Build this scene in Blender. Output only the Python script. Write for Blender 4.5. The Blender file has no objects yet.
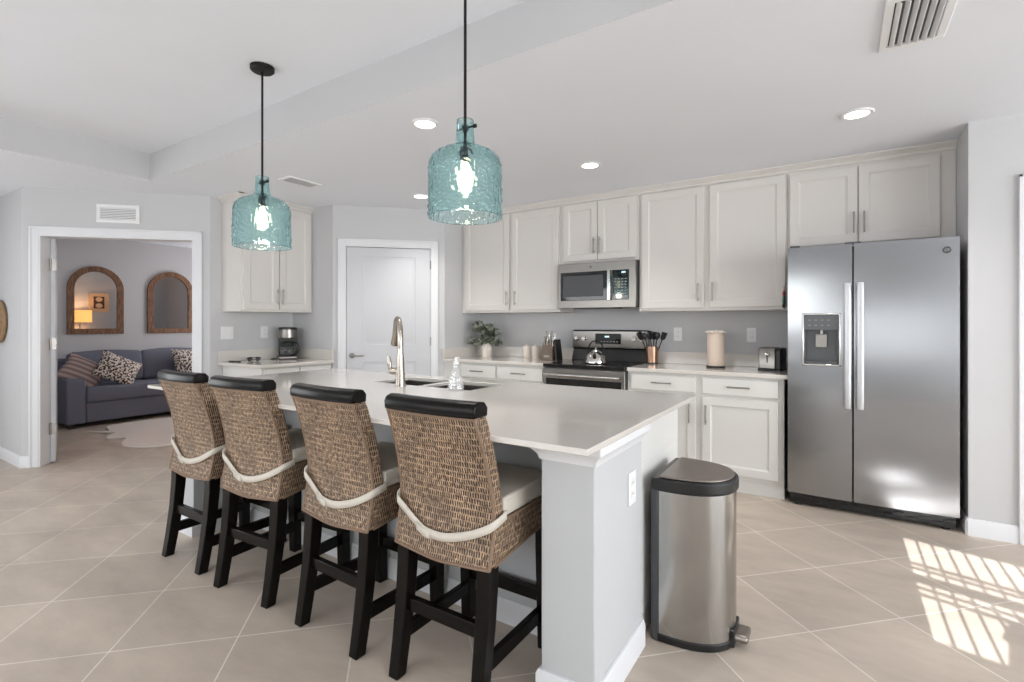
import bpy, bmesh, math, random
from mathutils import Vector, Matrix
random.seed(7)
S = bpy.context.scene
COL = S.collection
R = math.radians
PI = math.pi

# ------------------------------------------------------------------ camera, world, sun, large lights, exposure
cd = bpy.data.cameras.new('camera'); cam = bpy.data.objects.new('camera', cd); COL.objects.link(cam)
cam.location = (0, 0, 1.25); cam.rotation_euler = (R(90), 0, R(32.9))
cd.sensor_width = 36; cd.lens = 503.3 / 1024 * 36; cd.shift_y = -17.2 / 1024; cd.clip_start = .05
S.camera = cam
S.view_settings.view_transform = 'Standard'; S.view_settings.look = 'None'
S.view_settings.exposure = 0.12; S.view_settings.gamma = 1.0; S.view_settings.use_curve_mapping = False
S.cycles.caustics_reflective = False; S.cycles.caustics_refractive = False
S.cycles.max_bounces = 14; S.cycles.transparent_max_bounces = 16; S.cycles.diffuse_bounces = 6
S.cycles.sample_clamp_indirect = 4.0
W = bpy.data.worlds.new('World'); S.world = W; W.use_nodes = True
sky = W.node_tree.nodes.new('ShaderNodeTexSky'); sky.sky_type = 'HOSEK_WILKIE'
sky.sun_direction = (0, -.95, .31); sky.turbidity = 3
W.node_tree.links.new(sky.outputs[0], W.node_tree.nodes['Background'].inputs[0])
W.node_tree.nodes['Background'].inputs[1].default_value = .8

def lamp(kind, name, loc, rot, energy, color=(1, 1, 1), **kw):
    d = bpy.data.lights.new(name, kind); d.energy = energy; d.color = color
    for k, v in kw.items(): setattr(d, k, v)
    o = bpy.data.objects.new(name, d); COL.objects.link(o); o.location = loc; o.rotation_euler = rot
    return o
SUN_T = .33
lamp('SUN', 'sun', (0, -6, 5), (math.atan(1 / SUN_T), 0, 0), 17.0, (.975, .985, 1), angle=R(.12))
# area lamps added as fill, in place of daylight from unseen windows
DAY = (.945, .985, 1)
lamp('AREA', 'daylight_south', (-3.0, -2.50, 1.25), (R(50), 0, 0), 80, DAY, shape='RECTANGLE', size=4.6, size_y=2.0, spread=R(130))
lamp('AREA', 'daylight_east', (5.30, .6, 1.25), (R(90), 0, R(90)), 270, DAY, shape='RECTANGLE', size=5.4, size_y=2.1)
lamp('AREA', 'fill_south_right', (3.6, -2.50, 1.2), (R(90), 0, 0), 4.5, DAY, shape='RECTANGLE', size=2.6, size_y=2.0)  # extra fill added on the right to balance brightness
lamp('AREA', 'fill_west', (-7.0, -1.0, 1.3), (R(90), 0, R(-90)), 46, DAY, shape='RECTANGLE', size=2.0, size_y=1.6)  # fill added from the left side, no window known there
lamp('AREA', 'daylight_blinds', (.75, -2.57, 1.1), (R(90), 0, 0), 16, DAY, shape='RECTANGLE', size=2.6, size_y=.8)
lamp('AREA', 'fill_den', (-7.5, 4.85, 1.5), (R(-118), 0, 0), 31, (1, .98, .96), shape='RECTANGLE', size=1.2, size_y=1.3)  # fill added to light the den, tilted up to spare the floor
# up-facing fill lamps added near the floor to brighten the ceiling
lamp('AREA', 'ceiling_fill_south', (-2.6, -1.5, .12), (R(180), 0, 0), 32, DAY, shape='RECTANGLE', size=5.0, size_y=1.8)
lamp('AREA', 'ceiling_fill_east', (3.9, .6, .12), (R(180), 0, 0), 10, DAY, shape='RECTANGLE', size=2.4, size_y=5)

# ------------------------------------------------------------------ materials
def lin(c):
    return tuple((x / 12.92 if x <= .04045 else ((x + .055) / 1.055) ** 2.4) for x in (v / 255 for v in c))
def nt(m):
    return m.node_tree.nodes, m.node_tree.links
def mat(name, rgb, rough=.5, metal=0., var=.05, scale=6., bump=0., bscale=200., emit=None, aniso=0., arot=0., coat=0., spec=.5):
    m = bpy.data.materials.new(name); m.use_nodes = True
    N, L = nt(m); b = N['Principled BSDF']
    tc = N.new('ShaderNodeTexCoord'); no = N.new('ShaderNodeTexNoise'); no.inputs['Scale'].default_value = scale
    no.inputs['Detail'].default_value = 4; L.new(tc.outputs['Object'], no.inputs['Vector'])
    mx = N.new('ShaderNodeMix'); mx.data_type = 'RGBA'; c = lin(rgb)
    mx.inputs[6].default_value = (*[x * (1 - var) for x in c], 1); mx.inputs[7].default_value = (*[min(1, x * (1 + var)) for x in c], 1)
    L.new(no.outputs['Fac'], mx.inputs[0]); L.new(mx.outputs[2], b.inputs['Base Color'])
    b.inputs['Roughness'].default_value = rough; b.inputs['Metallic'].default_value = metal
    b.inputs['Specular IOR Level'].default_value = spec
    if coat: b.inputs['Coat Weight'].default_value = coat
    if aniso:
        b.inputs['Anisotropic'].default_value = aniso; b.inputs['Anisotropic Rotation'].default_value = arot
        t = N.new('ShaderNodeTangent'); t.direction_type = 'RADIAL'; t.axis = 'Z'; L.new(t.outputs[0], b.inputs['Tangent'])
    if emit:
        b.inputs['Emission Color'].default_value = (*lin(emit[0]), 1); b.inputs['Emission Strength'].default_value = emit[1]
    if bump:
        n2 = N.new('ShaderNodeTexNoise'); n2.inputs['Scale'].default_value = bscale; L.new(tc.outputs['Object'], n2.inputs['Vector'])
        bp = N.new('ShaderNodeBump'); bp.inputs['Strength'].default_value = bump; bp.inputs['Distance'].default_value = .002
        L.new(n2.outputs['Fac'], bp.inputs['Height']); L.new(bp.outputs[0], b.inputs['Normal'])
    return m
M = {}
M['wall'] = mat('wall_paint', (198, 198, 200), .85, var=.02, scale=2, bump=.15, bscale=120)
M['wallden'] = mat('den_wall_paint', (196, 196, 200), .85, var=.02, scale=2)
M['ceil'] = mat('ceiling_paint', (230, 233, 239), .9, var=.02, scale=3, bump=.2, bscale=90)
M['trim'] = mat('white_trim_paint', (222, 223, 226), .4, var=.01)
M['door'] = mat('white_door_paint', (200, 201, 205), .45, var=.01)
M['cab'] = mat('cabinet_paint_upper', (215, 211, 207), .45, var=.015, scale=3)
M['cabl'] = mat('cabinet_paint_base', (216, 215, 212), .45, var=.015, scale=3)
M['quartz'] = mat('quartz_countertop', (210, 205, 199), .12, var=.035, scale=60, coat=.3)
M['isl'] = mat('island_paint', (190, 192, 194), .75, var=.015, bump=.1, bscale=120)
M['steel'] = mat('brushed_stainless', (160, 161, 163), .2, 1, var=.03, scale=40, aniso=.75, arot=0.)
M['binsteel'] = mat('bin_stainless', (172, 171, 168), .17, 1, var=.03, scale=40)
M['steelv'] = mat('appliance_stainless', (143, 139, 135), .28, 1, var=.04, scale=30)
M['chrome'] = mat('polished_steel', (205, 203, 200), .12, 1, var=.03)
M['hsteel'] = mat('satin_steel', (205, 206, 209), .38, 1, var=.02)
M['nickel'] = mat('brushed_nickel', (150, 146, 141), .32, 1, var=.05, scale=50)
M['faucet'] = mat('faucet_nickel', (176, 168, 158), .25, 1, var=.05, scale=30)
M['black'] = mat('black_plastic', (22, 22, 23), .35, var=.1)
M['bglass'] = mat('black_glass', (12, 12, 13), .06, var=.1, coat=.5)
M['bmetal'] = mat('matte_black_metal', (20, 20, 20), .5, .4, var=.1)
M['dgrey'] = mat('dark_grey_plastic', (70, 71, 74), .45, var=.08)
M['fside'] = mat('refrigerator_side', (84, 85, 87), .5, .2, var=.05)
M['white'] = mat('white_plastic', (232, 232, 233), .4, var=.01)
M['ceramic'] = mat('cream_ceramic', (236, 226, 216), .35, var=.03, scale=20)
M['cream'] = mat('cream_paper', (228, 210, 194), .9, var=.03, scale=30)
M['cushion'] = mat('cushion_fabric', (206, 199, 188), .9, var=.03, scale=30, bump=.3, bscale=500)
M['espresso'] = mat('espresso_wood', (15, 12, 10), .25, var=.25, scale=12, spec=.16)
M['copper'] = mat('copper', (176, 142, 120), .3, 1, var=.08, scale=20)
M['kwood'] = mat('block_wood', (108, 92, 80), .5, var=.2, scale=25)
M['shade'] = mat('lamp_shade_cloth', (250, 190, 110), .9, emit=((255, 186, 104), 1.1))
M['lens'] = mat('downlight_lens', (255, 255, 255), .5, emit=((255, 253, 248), 5))
M['bulb'] = mat('bulb_glow', (255, 240, 215), .4, emit=((255, 238, 206), 7))
M['display'] = mat('lit_display', (180, 210, 215), .4, emit=((200, 230, 235), 1.2))
M['keys'] = mat('key_print', (150, 152, 155), .6)
M['rug'] = mat('faux_hide', (222, 214, 208), .95, var=.05, scale=30, bump=.8, bscale=150)
M['sofa'] = mat('sofa_fabric', (112, 115, 130), .95, var=.22, scale=90, bump=.5, bscale=400)
M['leaf'] = mat('leaf', (112, 118, 104), .6, var=.35, scale=18)
M['stem'] = mat('stem', (82, 72, 58), .7)
M['red'] = mat('red_enamel', (150, 54, 44), .5)
M['green'] = mat('green_enamel', (40, 92, 66), .5)
M['basket'] = mat('woven_seagrass', (150, 122, 92), .9, var=.35, scale=45, bump=1, bscale=90)
M['mirror'] = mat('mirror_glass', (225, 228, 230), .015, 1, var=.0)
M['art'] = mat('art_board', (224, 190, 156), .8, var=.05)
M['artd'] = mat('art_brown', (92, 58, 40), .8, var=.1)
M['gasket'] = mat('black_gap', (10, 10, 10), .8)
M['binlid'] = mat('bin_lid_steel', (150, 142, 136), .35, 1, var=.04, scale=30)
M['grey'] = mat('dispenser_grey', (96, 98, 100), .4, .5, var=.05)

def stripes(name, cols, scale, axis='X', leop=False):
    m = mat(name, (128, 128, 128), .95, bump=.4, bscale=400); N, L = nt(m); b = N['Principled BSDF']
    tc = N['Texture Coordinate'] if 'Texture Coordinate' in N else N.new('ShaderNodeTexCoord')
    if leop:
        t = N.new('ShaderNodeTexNoise'); t.inputs['Scale'].default_value = scale; t.inputs['Detail'].default_value = 2
        out = t.outputs['Fac']
    else:
        t = N.new('ShaderNodeTexWave'); t.bands_direction = axis; t.inputs['Scale'].default_value = scale
        t.inputs['Distortion'].default_value = .6; out = t.outputs['Fac']
    L.new(tc.outputs['Object'], t.inputs['Vector'])
    r = N.new('ShaderNodeValToRGB'); e = r.color_ramp.elements
    e[0].position, e[1].position = (.46, .53) if leop else (.25, .75)
    e[0].color = (*lin(cols[0]), 1); e[1].color = (*lin(cols[1]), 1)
    if len(cols) > 2:
        x = e.new(.5); x.color = (*lin(cols[2]), 1)
    L.new(out, r.inputs[0]); L.new(r.outputs[0], b.inputs['Base Color'])
    return m
M['pstripe'] = stripes('striped_cushion', ((138, 118, 118), (186, 168, 162), (160, 142, 140)), 5, 'Z')
M['pleop'] = stripes('speckled_cushion', ((66, 52, 48), (226, 216, 208)), 46, leop=True)

def woodmat(name, a, b2, sc=3):
    m = mat(name, a, .6); N, L = nt(m); b = N['Principled BSDF']
    tc = N.new('ShaderNodeTexCoord'); mp = N.new('ShaderNodeMapping'); mp.inputs['Scale'].default_value = (sc * 6, sc * 6, sc)
    no = N.new('ShaderNodeTexNoise'); no.inputs['Scale'].default_value = 4; no.inputs['Detail'].default_value = 8
    r = N.new('ShaderNodeValToRGB'); r.color_ramp.elements[0].position = .35; r.color_ramp.elements[1].position = .7
    r.color_ramp.elements[0].color = (*lin(a), 1); r.color_ramp.elements[1].color = (*lin(b2), 1)
    L.new(tc.outputs['Object'], mp.inputs[0]); L.new(mp.outputs[0], no.inputs['Vector']); L.new(no.outputs['Fac'], r.inputs[0])
    L.new(r.outputs[0], b.inputs['Base Color']); return m
M['wood'] = woodmat('reclaimed_wood', (86, 58, 42), (150, 108, 80))

def floormat():
    m = bpy.data.materials.new('porcelain_tile'); m.use_nodes = True; N, L = nt(m); b = N['Principled BSDF']
    tc = N.new('ShaderNodeTexCoord'); mp = N.new('ShaderNodeMapping')
    mp.inputs['Rotation'].default_value = (0, 0, R(-45)); mp.inputs['Location'].default_value = (-.256 + .452 * 20, -.389 + .452 * 20, 0)
    L.new(tc.outputs['Object'], mp.inputs[0])
    br = N.new('ShaderNodeTexBrick'); br.offset = 0; br.squash = 1
    br.inputs['Scale'].default_value = 1; br.inputs['Brick Width'].default_value = .452; br.inputs['Row Height'].default_value = .452
    br.inputs['Mortar Size'].default_value = .0028; br.inputs['Mortar Smooth'].default_value = .2; br.inputs['Bias'].default_value = 0
    br.inputs['Color1'].default_value = (*lin((184, 171, 158)), 1); br.inputs['Color2'].default_value = (*lin((197, 183, 169)), 1)
    br.inputs['Mortar'].default_value = (*lin((226, 218, 208)), 1)
    L.new(mp.outputs[0], br.inputs['Vector'])
    no = N.new('ShaderNodeTexNoise'); no.inputs['Scale'].default_value = 2.6; no.inputs['Detail'].default_value = 9; no.inputs['Roughness'].default_value = .66
    mp2 = N.new('ShaderNodeMapping'); mp2.inputs['Rotation'].default_value = (0, 0, R(-45)); mp2.inputs['Scale'].default_value = (.6, 1.5, 1)
    L.new(tc.outputs['Object'], mp2.inputs[0]); L.new(mp2.outputs[0], no.inputs['Vector'])
    rp = N.new('ShaderNodeMapRange'); rp.inputs[1].default_value = .3; rp.inputs[2].default_value = .7; rp.inputs[3].default_value = .78; rp.inputs[4].default_value = 1.12
    L.new(no.outputs['Fac'], rp.inputs[0])
    mx = N.new('ShaderNodeMix'); mx.data_type = 'RGBA'; mx.blend_type = 'MULTIPLY'; mx.inputs[0].default_value = 1
    L.new(br.outputs['Color'], mx.inputs[6]); L.new(rp.outputs[0], mx.inputs[7]); L.new(mx.outputs[2], b.inputs['Base Color'])
    b.inputs['Roughness'].default_value = .42
    bp = N.new('ShaderNodeBump'); bp.invert = True; bp.inputs['Strength'].default_value = .3; bp.inputs['Distance'].default_value = .001
    L.new(br.outputs['Fac'], bp.inputs['Height']); L.new(bp.outputs[0], b.inputs['Normal'])
    return m
M['floor'] = floormat()

def wickermat():
    m = bpy.data.materials.new('woven_wicker'); m.use_nodes = True; N, L = nt(m); b = N['Principled BSDF']
    uv = N.new('ShaderNodeUVMap'); uv.uv_map = 'UVMap'
    wob = N.new('ShaderNodeTexNoise'); wob.inputs['Scale'].default_value = 22
    L.new(uv.outputs[0], wob.inputs['Vector'])
    ad = N.new('ShaderNodeMix'); ad.data_type = 'VECTOR'; ad.inputs[0].default_value = .008
    L.new(uv.outputs[0], ad.inputs[4]); L.new(wob.outputs['Color'], ad.inputs[5])
    sx = N.new('ShaderNodeSeparateXYZ'); L.new(ad.outputs[1], sx.inputs[0])
    def mth(op, a, b=None, c=None):
        n = N.new('ShaderNodeMath'); n.operation = op
        for i, v in enumerate((a, b, c)):
            if v is None: continue
            if isinstance(v, (int, float)): n.inputs[i].default_value = v
            else: L.new(v, n.inputs[i])
        return n.outputs[0]
    def sm(x, lo, hi):
        n = N.new('ShaderNodeMapRange'); n.interpolation_type = 'SMOOTHSTEP'; L.new(x, n.inputs[0]); n.inputs[1].default_value = lo; n.inputs[2].default_value = hi; return n.outputs[0]
    row = mth('MULTIPLY', sx.outputs[1], 1 / .0205); par = mth('MODULO', mth('FLOOR', mth('ADD', row, 200)), 2)
    fv = mth('ABSOLUTE', mth('SUBTRACT', mth('FRACT', mth('ADD', row, 200)), .5))
    col = mth('ADD', mth('MULTIPLY', sx.outputs[0], 1 / .0094), mth('MULTIPLY', par, .5))
    fu = mth('ABSOLUTE', mth('SUBTRACT', mth('FRACT', mth('ADD', col, 200)), .5))
    dark = mth('MULTIPLY', sm(fu, .17, .36), mth('SUBTRACT', 1, sm(fv, .34, .48)))
    no = N.new('ShaderNodeTexNoise'); no.inputs['Scale'].default_value = 60; no.inputs['Detail'].default_value = 6
    L.new(uv.outputs[0], no.inputs['Vector'])
    r = N.new('ShaderNodeValToRGB'); e = r.color_ramp.elements; e[0].position = .34; e[1].position = .66
    e[0].color = (*lin((112, 87, 69)), 1); e[1].color = (*lin((200, 171, 141)), 1); L.new(no.outputs['Fac'], r.inputs[0])
    n3 = N.new('ShaderNodeTexNoise'); n3.inputs['Scale'].default_value = 9; n3.inputs['Detail'].default_value = 3; L.new(uv.outputs[0], n3.inputs['Vector'])
    rp = N.new('ShaderNodeMapRange'); rp.inputs[1].default_value = .3; rp.inputs[2].default_value = .7; rp.inputs[3].default_value = .72; rp.inputs[4].default_value = 1.15
    L.new(n3.outputs['Fac'], rp.inputs[0])
    mx = N.new('ShaderNodeMix'); mx.data_type = 'RGBA'; mx.blend_type = 'MULTIPLY'; mx.inputs[0].default_value = 1
    L.new(r.outputs[0], mx.inputs[6]); L.new(rp.outputs[0], mx.inputs[7])
    m2 = N.new('ShaderNodeMix'); m2.data_type = 'RGBA'; L.new(dark, m2.inputs[0]); L.new(mx.outputs[2], m2.inputs[6]); m2.inputs[7].default_value = (*lin((34, 25, 20)), 1)
    L.new(m2.outputs[2], b.inputs['Base Color']); b.inputs['Roughness'].default_value = .55
    bp = N.new('ShaderNodeBump'); bp.invert = True; bp.inputs['Strength'].default_value = .6; bp.inputs['Distance'].default_value = .003
    L.new(dark, bp.inputs['Height']); L.new(bp.outputs[0], b.inputs['Normal'])
    return m
M['wicker'] = wickermat()
M['wickb'] = mat('wicker_braid', (128, 105, 86), .6, var=.35, scale=120, bump=1, bscale=250)

def glassmat(name, c, ior=1.45, rough=.0, clear=0.):
    m = bpy.data.materials.new(name); m.use_nodes = True; N, L = nt(m)
    out = N['Material Output']; N.remove(N['Principled BSDF'])
    tc = N.new('ShaderNodeTexCoord'); no = N.new('ShaderNodeTexNoise'); no.inputs['Scale'].default_value = 9
    L.new(tc.outputs['Object'], no.inputs['Vector'])
    mx = N.new('ShaderNodeMix'); mx.data_type = 'RGBA'
    mx.inputs[6].default_value = (*[x * .97 for x in c], 1); mx.inputs[7].default_value = (*c, 1); L.new(no.outputs['Fac'], mx.inputs[0])
    g = N.new('ShaderNodeBsdfGlass'); g.inputs['IOR'].default_value = ior; g.inputs['Roughness'].default_value = rough
    L.new(mx.outputs[2], g.inputs['Color'])
    last = g
    if clear:
        t = N.new('ShaderNodeBsdfTransparent'); L.new(mx.outputs[2], t.inputs[0])
        s = N.new('ShaderNodeMixShader'); s.inputs[0].default_value = clear; L.new(g.outputs[0], s.inputs[1]); L.new(t.outputs[0], s.inputs[2]); last = s
    L.new(last.outputs[0], out.inputs['Surface']); return m
M['teal'] = glassmat('teal_glass', (.862, .968, .972), 1.36, .0, .25)
M['clear'] = glassmat('clear_glass', (.98, .98, .98), 1.4, .0, .6)
def crystalmat():
    m = bpy.data.materials.new('cut_crystal'); m.use_nodes = True; N, L = nt(m); N.remove(N['Principled BSDF'])
    t = N.new('ShaderNodeBsdfTransparent'); g = N.new('ShaderNodeBsdfGlossy'); g.inputs['Roughness'].default_value = .08; d = N.new('ShaderNodeBsdfDiffuse')
    tc = N.new('ShaderNodeTexCoord'); vo = N.new('ShaderNodeTexVoronoi'); vo.inputs['Scale'].default_value = 70; L.new(tc.outputs['Object'], vo.inputs['Vector'])
    bp = N.new('ShaderNodeBump'); bp.inputs['Strength'].default_value = .5; bp.inputs['Distance'].default_value = .004; L.new(vo.outputs['Distance'], bp.inputs['Height']); L.new(bp.outputs[0], g.inputs['Normal'])
    d.inputs['Color'].default_value = (.85, .86, .87, 1)
    a = N.new('ShaderNodeMixShader'); a.inputs[0].default_value = .55; L.new(d.outputs[0], a.inputs[1]); L.new(g.outputs[0], a.inputs[2])
    b = N.new('ShaderNodeMixShader'); b.inputs[0].default_value = .42; L.new(t.outputs[0], b.inputs[1]); L.new(a.outputs[0], b.inputs[2]); L.new(b.outputs[0], N['Material Output'].inputs['Surface']); return m
M['crystal'] = crystalmat()

# ------------------------------------------------------------------ mesh helpers
def bmn(): return bmesh.new()
def box(bm, x0, x1, y0, y1, z0, z1, mtx=None):
    v = [bm.verts.new((x, y, z)) for z in (z0, z1) for y in (y0, y1) for x in (x0, x1)]
    for f in ((0, 2, 3, 1), (4, 5, 7, 6), (0, 1, 5, 4), (2, 6, 7, 3), (0, 4, 6, 2), (1, 3, 7, 5)): bm.faces.new([v[i] for i in f])
    if mtx: bmesh.ops.transform(bm, matrix=mtx, verts=v)
    return bm
def prism(bm, pts, z0, z1):
    a = [bm.verts.new((x, y, z0)) for x, y in pts]; b = [bm.verts.new((x, y, z1)) for x, y in pts]; n = len(pts)
    bm.faces.new(a[::-1]); bm.faces.new(b)
    for i in range(n): bm.faces.new((a[i], a[(i + 1) % n], b[(i + 1) % n], b[i]))
    return bm
def extr(bm, prof, axis, a0, a1):
    """closed profile in the plane normal to axis, extruded from a0 to a1. axis x: prof=(y,z); y: (x,z)"""
    def P(p, a): return (a, p[0], p[1]) if axis == 'x' else (p[0], a, p[1])
    A = [bm.verts.new(P(p, a0)) for p in prof]; B = [bm.verts.new(P(p, a1)) for p in prof]; n = len(prof)
    bm.faces.new(A); bm.faces.new(B[::-1])
    for i in range(n): bm.faces.new((A[i], B[i], B[(i + 1) % n], A[(i + 1) % n]))
    return bm
def lathe(bm, prof, seg=32, c=(0, 0), closed=False):
    rings = []
    for r, z in prof:
        if r < 1e-6: rings.append([bm.verts.new((c[0], c[1], z))])
        else: rings.append([bm.verts.new((c[0] + r * math.cos(2 * PI * i / seg), c[1] + r * math.sin(2 * PI * i / seg), z)) for i in range(seg)])
    prs = list(zip(rings, rings[1:])) + ([(rings[-1], rings[0])] if closed else [])
    for a, b in prs:
        for i in range(seg):
            j = (i + 1) % seg
            if len(a) == 1 and len(b) == 1: continue
            if len(a) == 1: bm.faces.new((a[0], b[j], b[i]))
            elif len(b) == 1: bm.faces.new((a[i], a[j], b[0]))
            else: bm.faces.new((a[i], a[j], b[j], b[i]))
    return bm
def tube(bm, pts, r, seg=10, flat=1.0):
    pts = [Vector(p) for p in pts]; n = len(pts); rs = r if isinstance(r, (list, tuple)) else [r] * n
    T = [(pts[min(i + 1, n - 1)] - pts[max(i - 1, 0)]).normalized() for i in range(n)]
    u = T[0].orthogonal().normalized(); rings = []
    for i in range(n):
        u = (u - T[i] * u.dot(T[i])).normalized(); w = T[i].cross(u)
        rings.append([bm.verts.new(pts[i] + (u * math.cos(2 * PI * k / seg) + w * math.sin(2 * PI * k / seg) * flat) * rs[i]) for k in range(seg)])
    for a, b in zip(rings, rings[1:]):
        for k in range(seg): bm.faces.new((a[k], a[(k + 1) % seg], b[(k + 1) % seg], b[k]))
    bm.faces.new(rings[0][::-1]); bm.faces.new(rings[-1])
    return bm
def cyl(bm, p, q, r, seg=20): return tube(bm, [p, q], r, seg)
def smoothpts(pts, n=8):
    P = [Vector(p) for p in pts]; out = []
    for i in range(len(P) - 1):
        p0, p1, p2, p3 = P[max(i - 1, 0)], P[i], P[i + 1], P[min(i + 2, len(P) - 1)]
        for k in range(n):
            t = k / n
            out.append(.5 * ((2 * p1) + (p2 - p0) * t + (2 * p0 - 5 * p1 + 4 * p2 - p3) * t * t + (3 * p1 - p0 - 3 * p2 + p3) * t ** 3))
    return out + [P[-1]]
def boxuv(me):
    uv = me.uv_layers.new(name='UVMap')
    for f in me.polygons:
        n = f.normal; ax = max(range(3), key=lambda i: abs(n[i]))
        for li in f.loop_indices:
            c = me.vertices[me.loops[li].vertex_index].co
            uv.data[li].uv = ((c.x, c.z) if ax == 1 else (c.y, c.z) if ax == 0 else (c.x, c.y))
def obj(name, bm, m, parent=None, bev=0., smooth=True, seg=2, uvs=False, sub=0, loc=None, rot=None, ang=35):
    bmesh.ops.recalc_face_normals(bm, faces=bm.faces)
    me = bpy.data.meshes.new(name); bm.to_mesh(me); bm.free()
    o = bpy.data.objects.new(name, me); COL.objects.link(o)
    me.materials.append(m if not isinstance(m, str) else M[m])
    if uvs: boxuv(me)
    if smooth:
        me.polygons.foreach_set('use_smooth', [True] * len(me.polygons)); me.set_sharp_from_angle(angle=R(ang))
    if bev:
        b = o.modifiers.new('bevel', 'BEVEL'); b.width = bev; b.segments = seg; b.limit_method = 'ANGLE'; b.angle_limit = R(40)
        b.harden_normals = False
    if sub:
        s = o.modifiers.new('sub', 'SUBSURF'); s.levels = s.render_levels = sub
    if parent: o.parent = parent
    if loc: o.location = loc
    if rot: o.rotation_euler = rot
    return o
def tag(o, label, cat, group=None):
    o['label'] = label; o['category'] = cat
    if group: o['group'] = group
    return o
def thing(name, label, cat, loc=(0, 0, 0), rz=0, group=None):
    o = bpy.data.objects.new(name, None); COL.objects.link(o); o.empty_display_size = .05
    o.location = loc; o.rotation_euler = (0, 0, rz); return tag(o, label, cat, group)
def struct(name, bm, m, **k):
    o = obj(name, bm, m, **k); o['kind'] = 'structure'; return o
def dup(root, loc, rz, label, group=None):
    r = root.copy(); COL.objects.link(r); r.location = loc; r.rotation_euler = (0, 0, rz); r['label'] = label
    if group: r['group'] = group
    for ch in list(root.children):
        c = ch.copy(); COL.objects.link(c); c.parent = r
        for g in list(ch.children):
            d = g.copy(); COL.objects.link(d); d.parent = c
    return r

# ------------------------------------------------------------------ room shell
H1, H2 = 2.44, 2.66
CT = .89                                   # worktop height
struct('floor', box(bmn(), -9, 5.6, -2.9, 5.3, -.08, 0), 'floor', smooth=False)
# ceiling: lower plane around the raised tray (x > -4.794, y < 1.876)
bm = bmn(); box(bm, -9, 5.6, 1.876, 5.3, H1, H1 + .08); box(bm, -9, -4.794, -2.9, 1.876, H1, H1 + .08)
struct('ceiling', bm, 'ceil', smooth=False)
struct('ceiling_tray', box(bmn(), -4.9, 5.6, -2.9, 1.98, H2, H2 + .08), 'ceil', smooth=False)
struct('wall_tray_front', box(bmn(), -4.794, 5.6, 1.876, 1.96, H1 + .08, H2), 'wall', smooth=False)
bm = bmn(); box(bm, -4.794, 5.6, 1.8755, 1.8765, H1, H1 + .08)
struct('trim_1', bm, 'wall', smooth=False)
struct('wall_tray_side', box(bmn(), -4.88, -4.7935, -2.9, 1.877, H1 + .001, H2), 'wall', smooth=False)
struct('wall_back', box(bmn(), -3.57, .77, 4.64, 4.76, 0, H1), 'wall', smooth=False)
struct('wall_pantry_right', box(bmn(), -3.57, -3.45, 4.035, 4.64, 0, H1), 'wall', smooth=False)
struct('wall_pantry_left', box(bmn(), -4.9, -4.235, 3.25, 3.37, 0, H1), 'wall', smooth=False)
struct('wall_coffee', box(bmn(), -5.02, -4.9, 2.405, 3.37, 0, H1), 'wall', smooth=False)
struct('wall_left', box(bmn(), -8.64, -5.95, 1.355, 1.475, 0, H1), 'wall', smooth=False)
def diagwall(name, loc, L, h0, h1, top, th=.12):
    bm = bmn(); box(bm, 0, h0, 0, th, 0, H1); box(bm, h1, L, 0, th, 0, H1); box(bm, h0, h1, 0, th, top, H1)
    return struct(name, bm, 'wall', smooth=False, loc=loc, rot=(0, 0, R(45)))
P0 = (-4.235, 3.25, 0); D0 = (-5.95, 1.355, 0)
diagwall('wall_pantry', P0, 1.11, .115, .977, 2.04)
diagwall('wall_doorway', D0, 1.485, .134, 1.35, 2.03)
# right of the refrigerator
struct('wall_refrigerator', box(bmn(), .65, .77, 3.97, 4.64, 0, H1), 'wall', smooth=False)
bm = bmn(); box(bm, .77, .93, 3.97, 4.09, 0, H1); box(bm, 1.76, 5.5, 3.97, 4.09, 0, H1); box(bm, .93, 1.76, 3.97, 4.09, 2.03, H1)
struct('wall_right_front', bm, 'wall', smooth=False)
struct('wall_east', box(bmn(), 5.4, 5.5, -2.7, 4.09, 0, H2), 'wall', smooth=False)
struct('wall_west', box(bmn(), -7.32, -7.2, -2.7, 1.355, 0, H1), 'wall', smooth=False)
bm = bmn(); box(bm, -7.2, .2, -2.72, -2.6, 0, H2); box(bm, 2.0, 5.5, -2.72, -2.6, 0, H2)
box(bm, .2, 2.0, -2.72, -2.6, 0, 1.6); box(bm, .2, 2.0, -2.72, -2.6, 2.3, H2)
struct('wall_south', bm, 'wall', smooth=False)
# den beyond the doorway
struct('wall_den_west', box(bmn(), -8.64, -8.52, 1.475, 5.0, 0, H1), 'wallden', smooth=False)
struct('wall_den_north', box(bmn(), -8.64, -4.9, 5.0, 5.12, 0, H1), 'wallden', smooth=False)
struct('wall_den_east', box(bmn(), -5.02, -4.9, 3.37, 5.0, 0, H1), 'wallden', smooth=False)

# unseen screen of railing bars and panels, shaped to throw the striped sun patch
def at_shadow(x, ysh):                      # height on the lattice plane that shades floor point (x, ysh)
    yw = -2.95 - .25 * (x - .314)
    return (ysh - yw) * SUN_T
ANG = math.atan(-.25)
w1 = bmn()
mt = Matrix.Translation((.314, -2.95, 0)) @ Matrix.Rotation(ANG, 4, 'Z')
zt, zb = (3.74 + 2.95) * SUN_T, (2.55 + 2.95) * SUN_T
box(w1, -.6, 0, -.03, .03, 1.2, 3.0, mt); box(w1, 0, 2.2, -.03, .03, zt, 3.0, mt); box(w1, 0, 2.2, -.03, .03, 1.2, zb, mt)
for k in range(1, 26): box(w1, k * .068 - .0045, k * .068 + .0045, -.01, .01, zb, zt, mt)
for a, b in ((3.36, 3.342), (3.295, 3.28), (3.21, 3.12), (3.06, 3.045), (2.99, 2.972)):
    box(w1, 0, 2.2, -.012, .012, (b + 2.95) * SUN_T, (a + 2.95) * SUN_T, mt)
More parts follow.
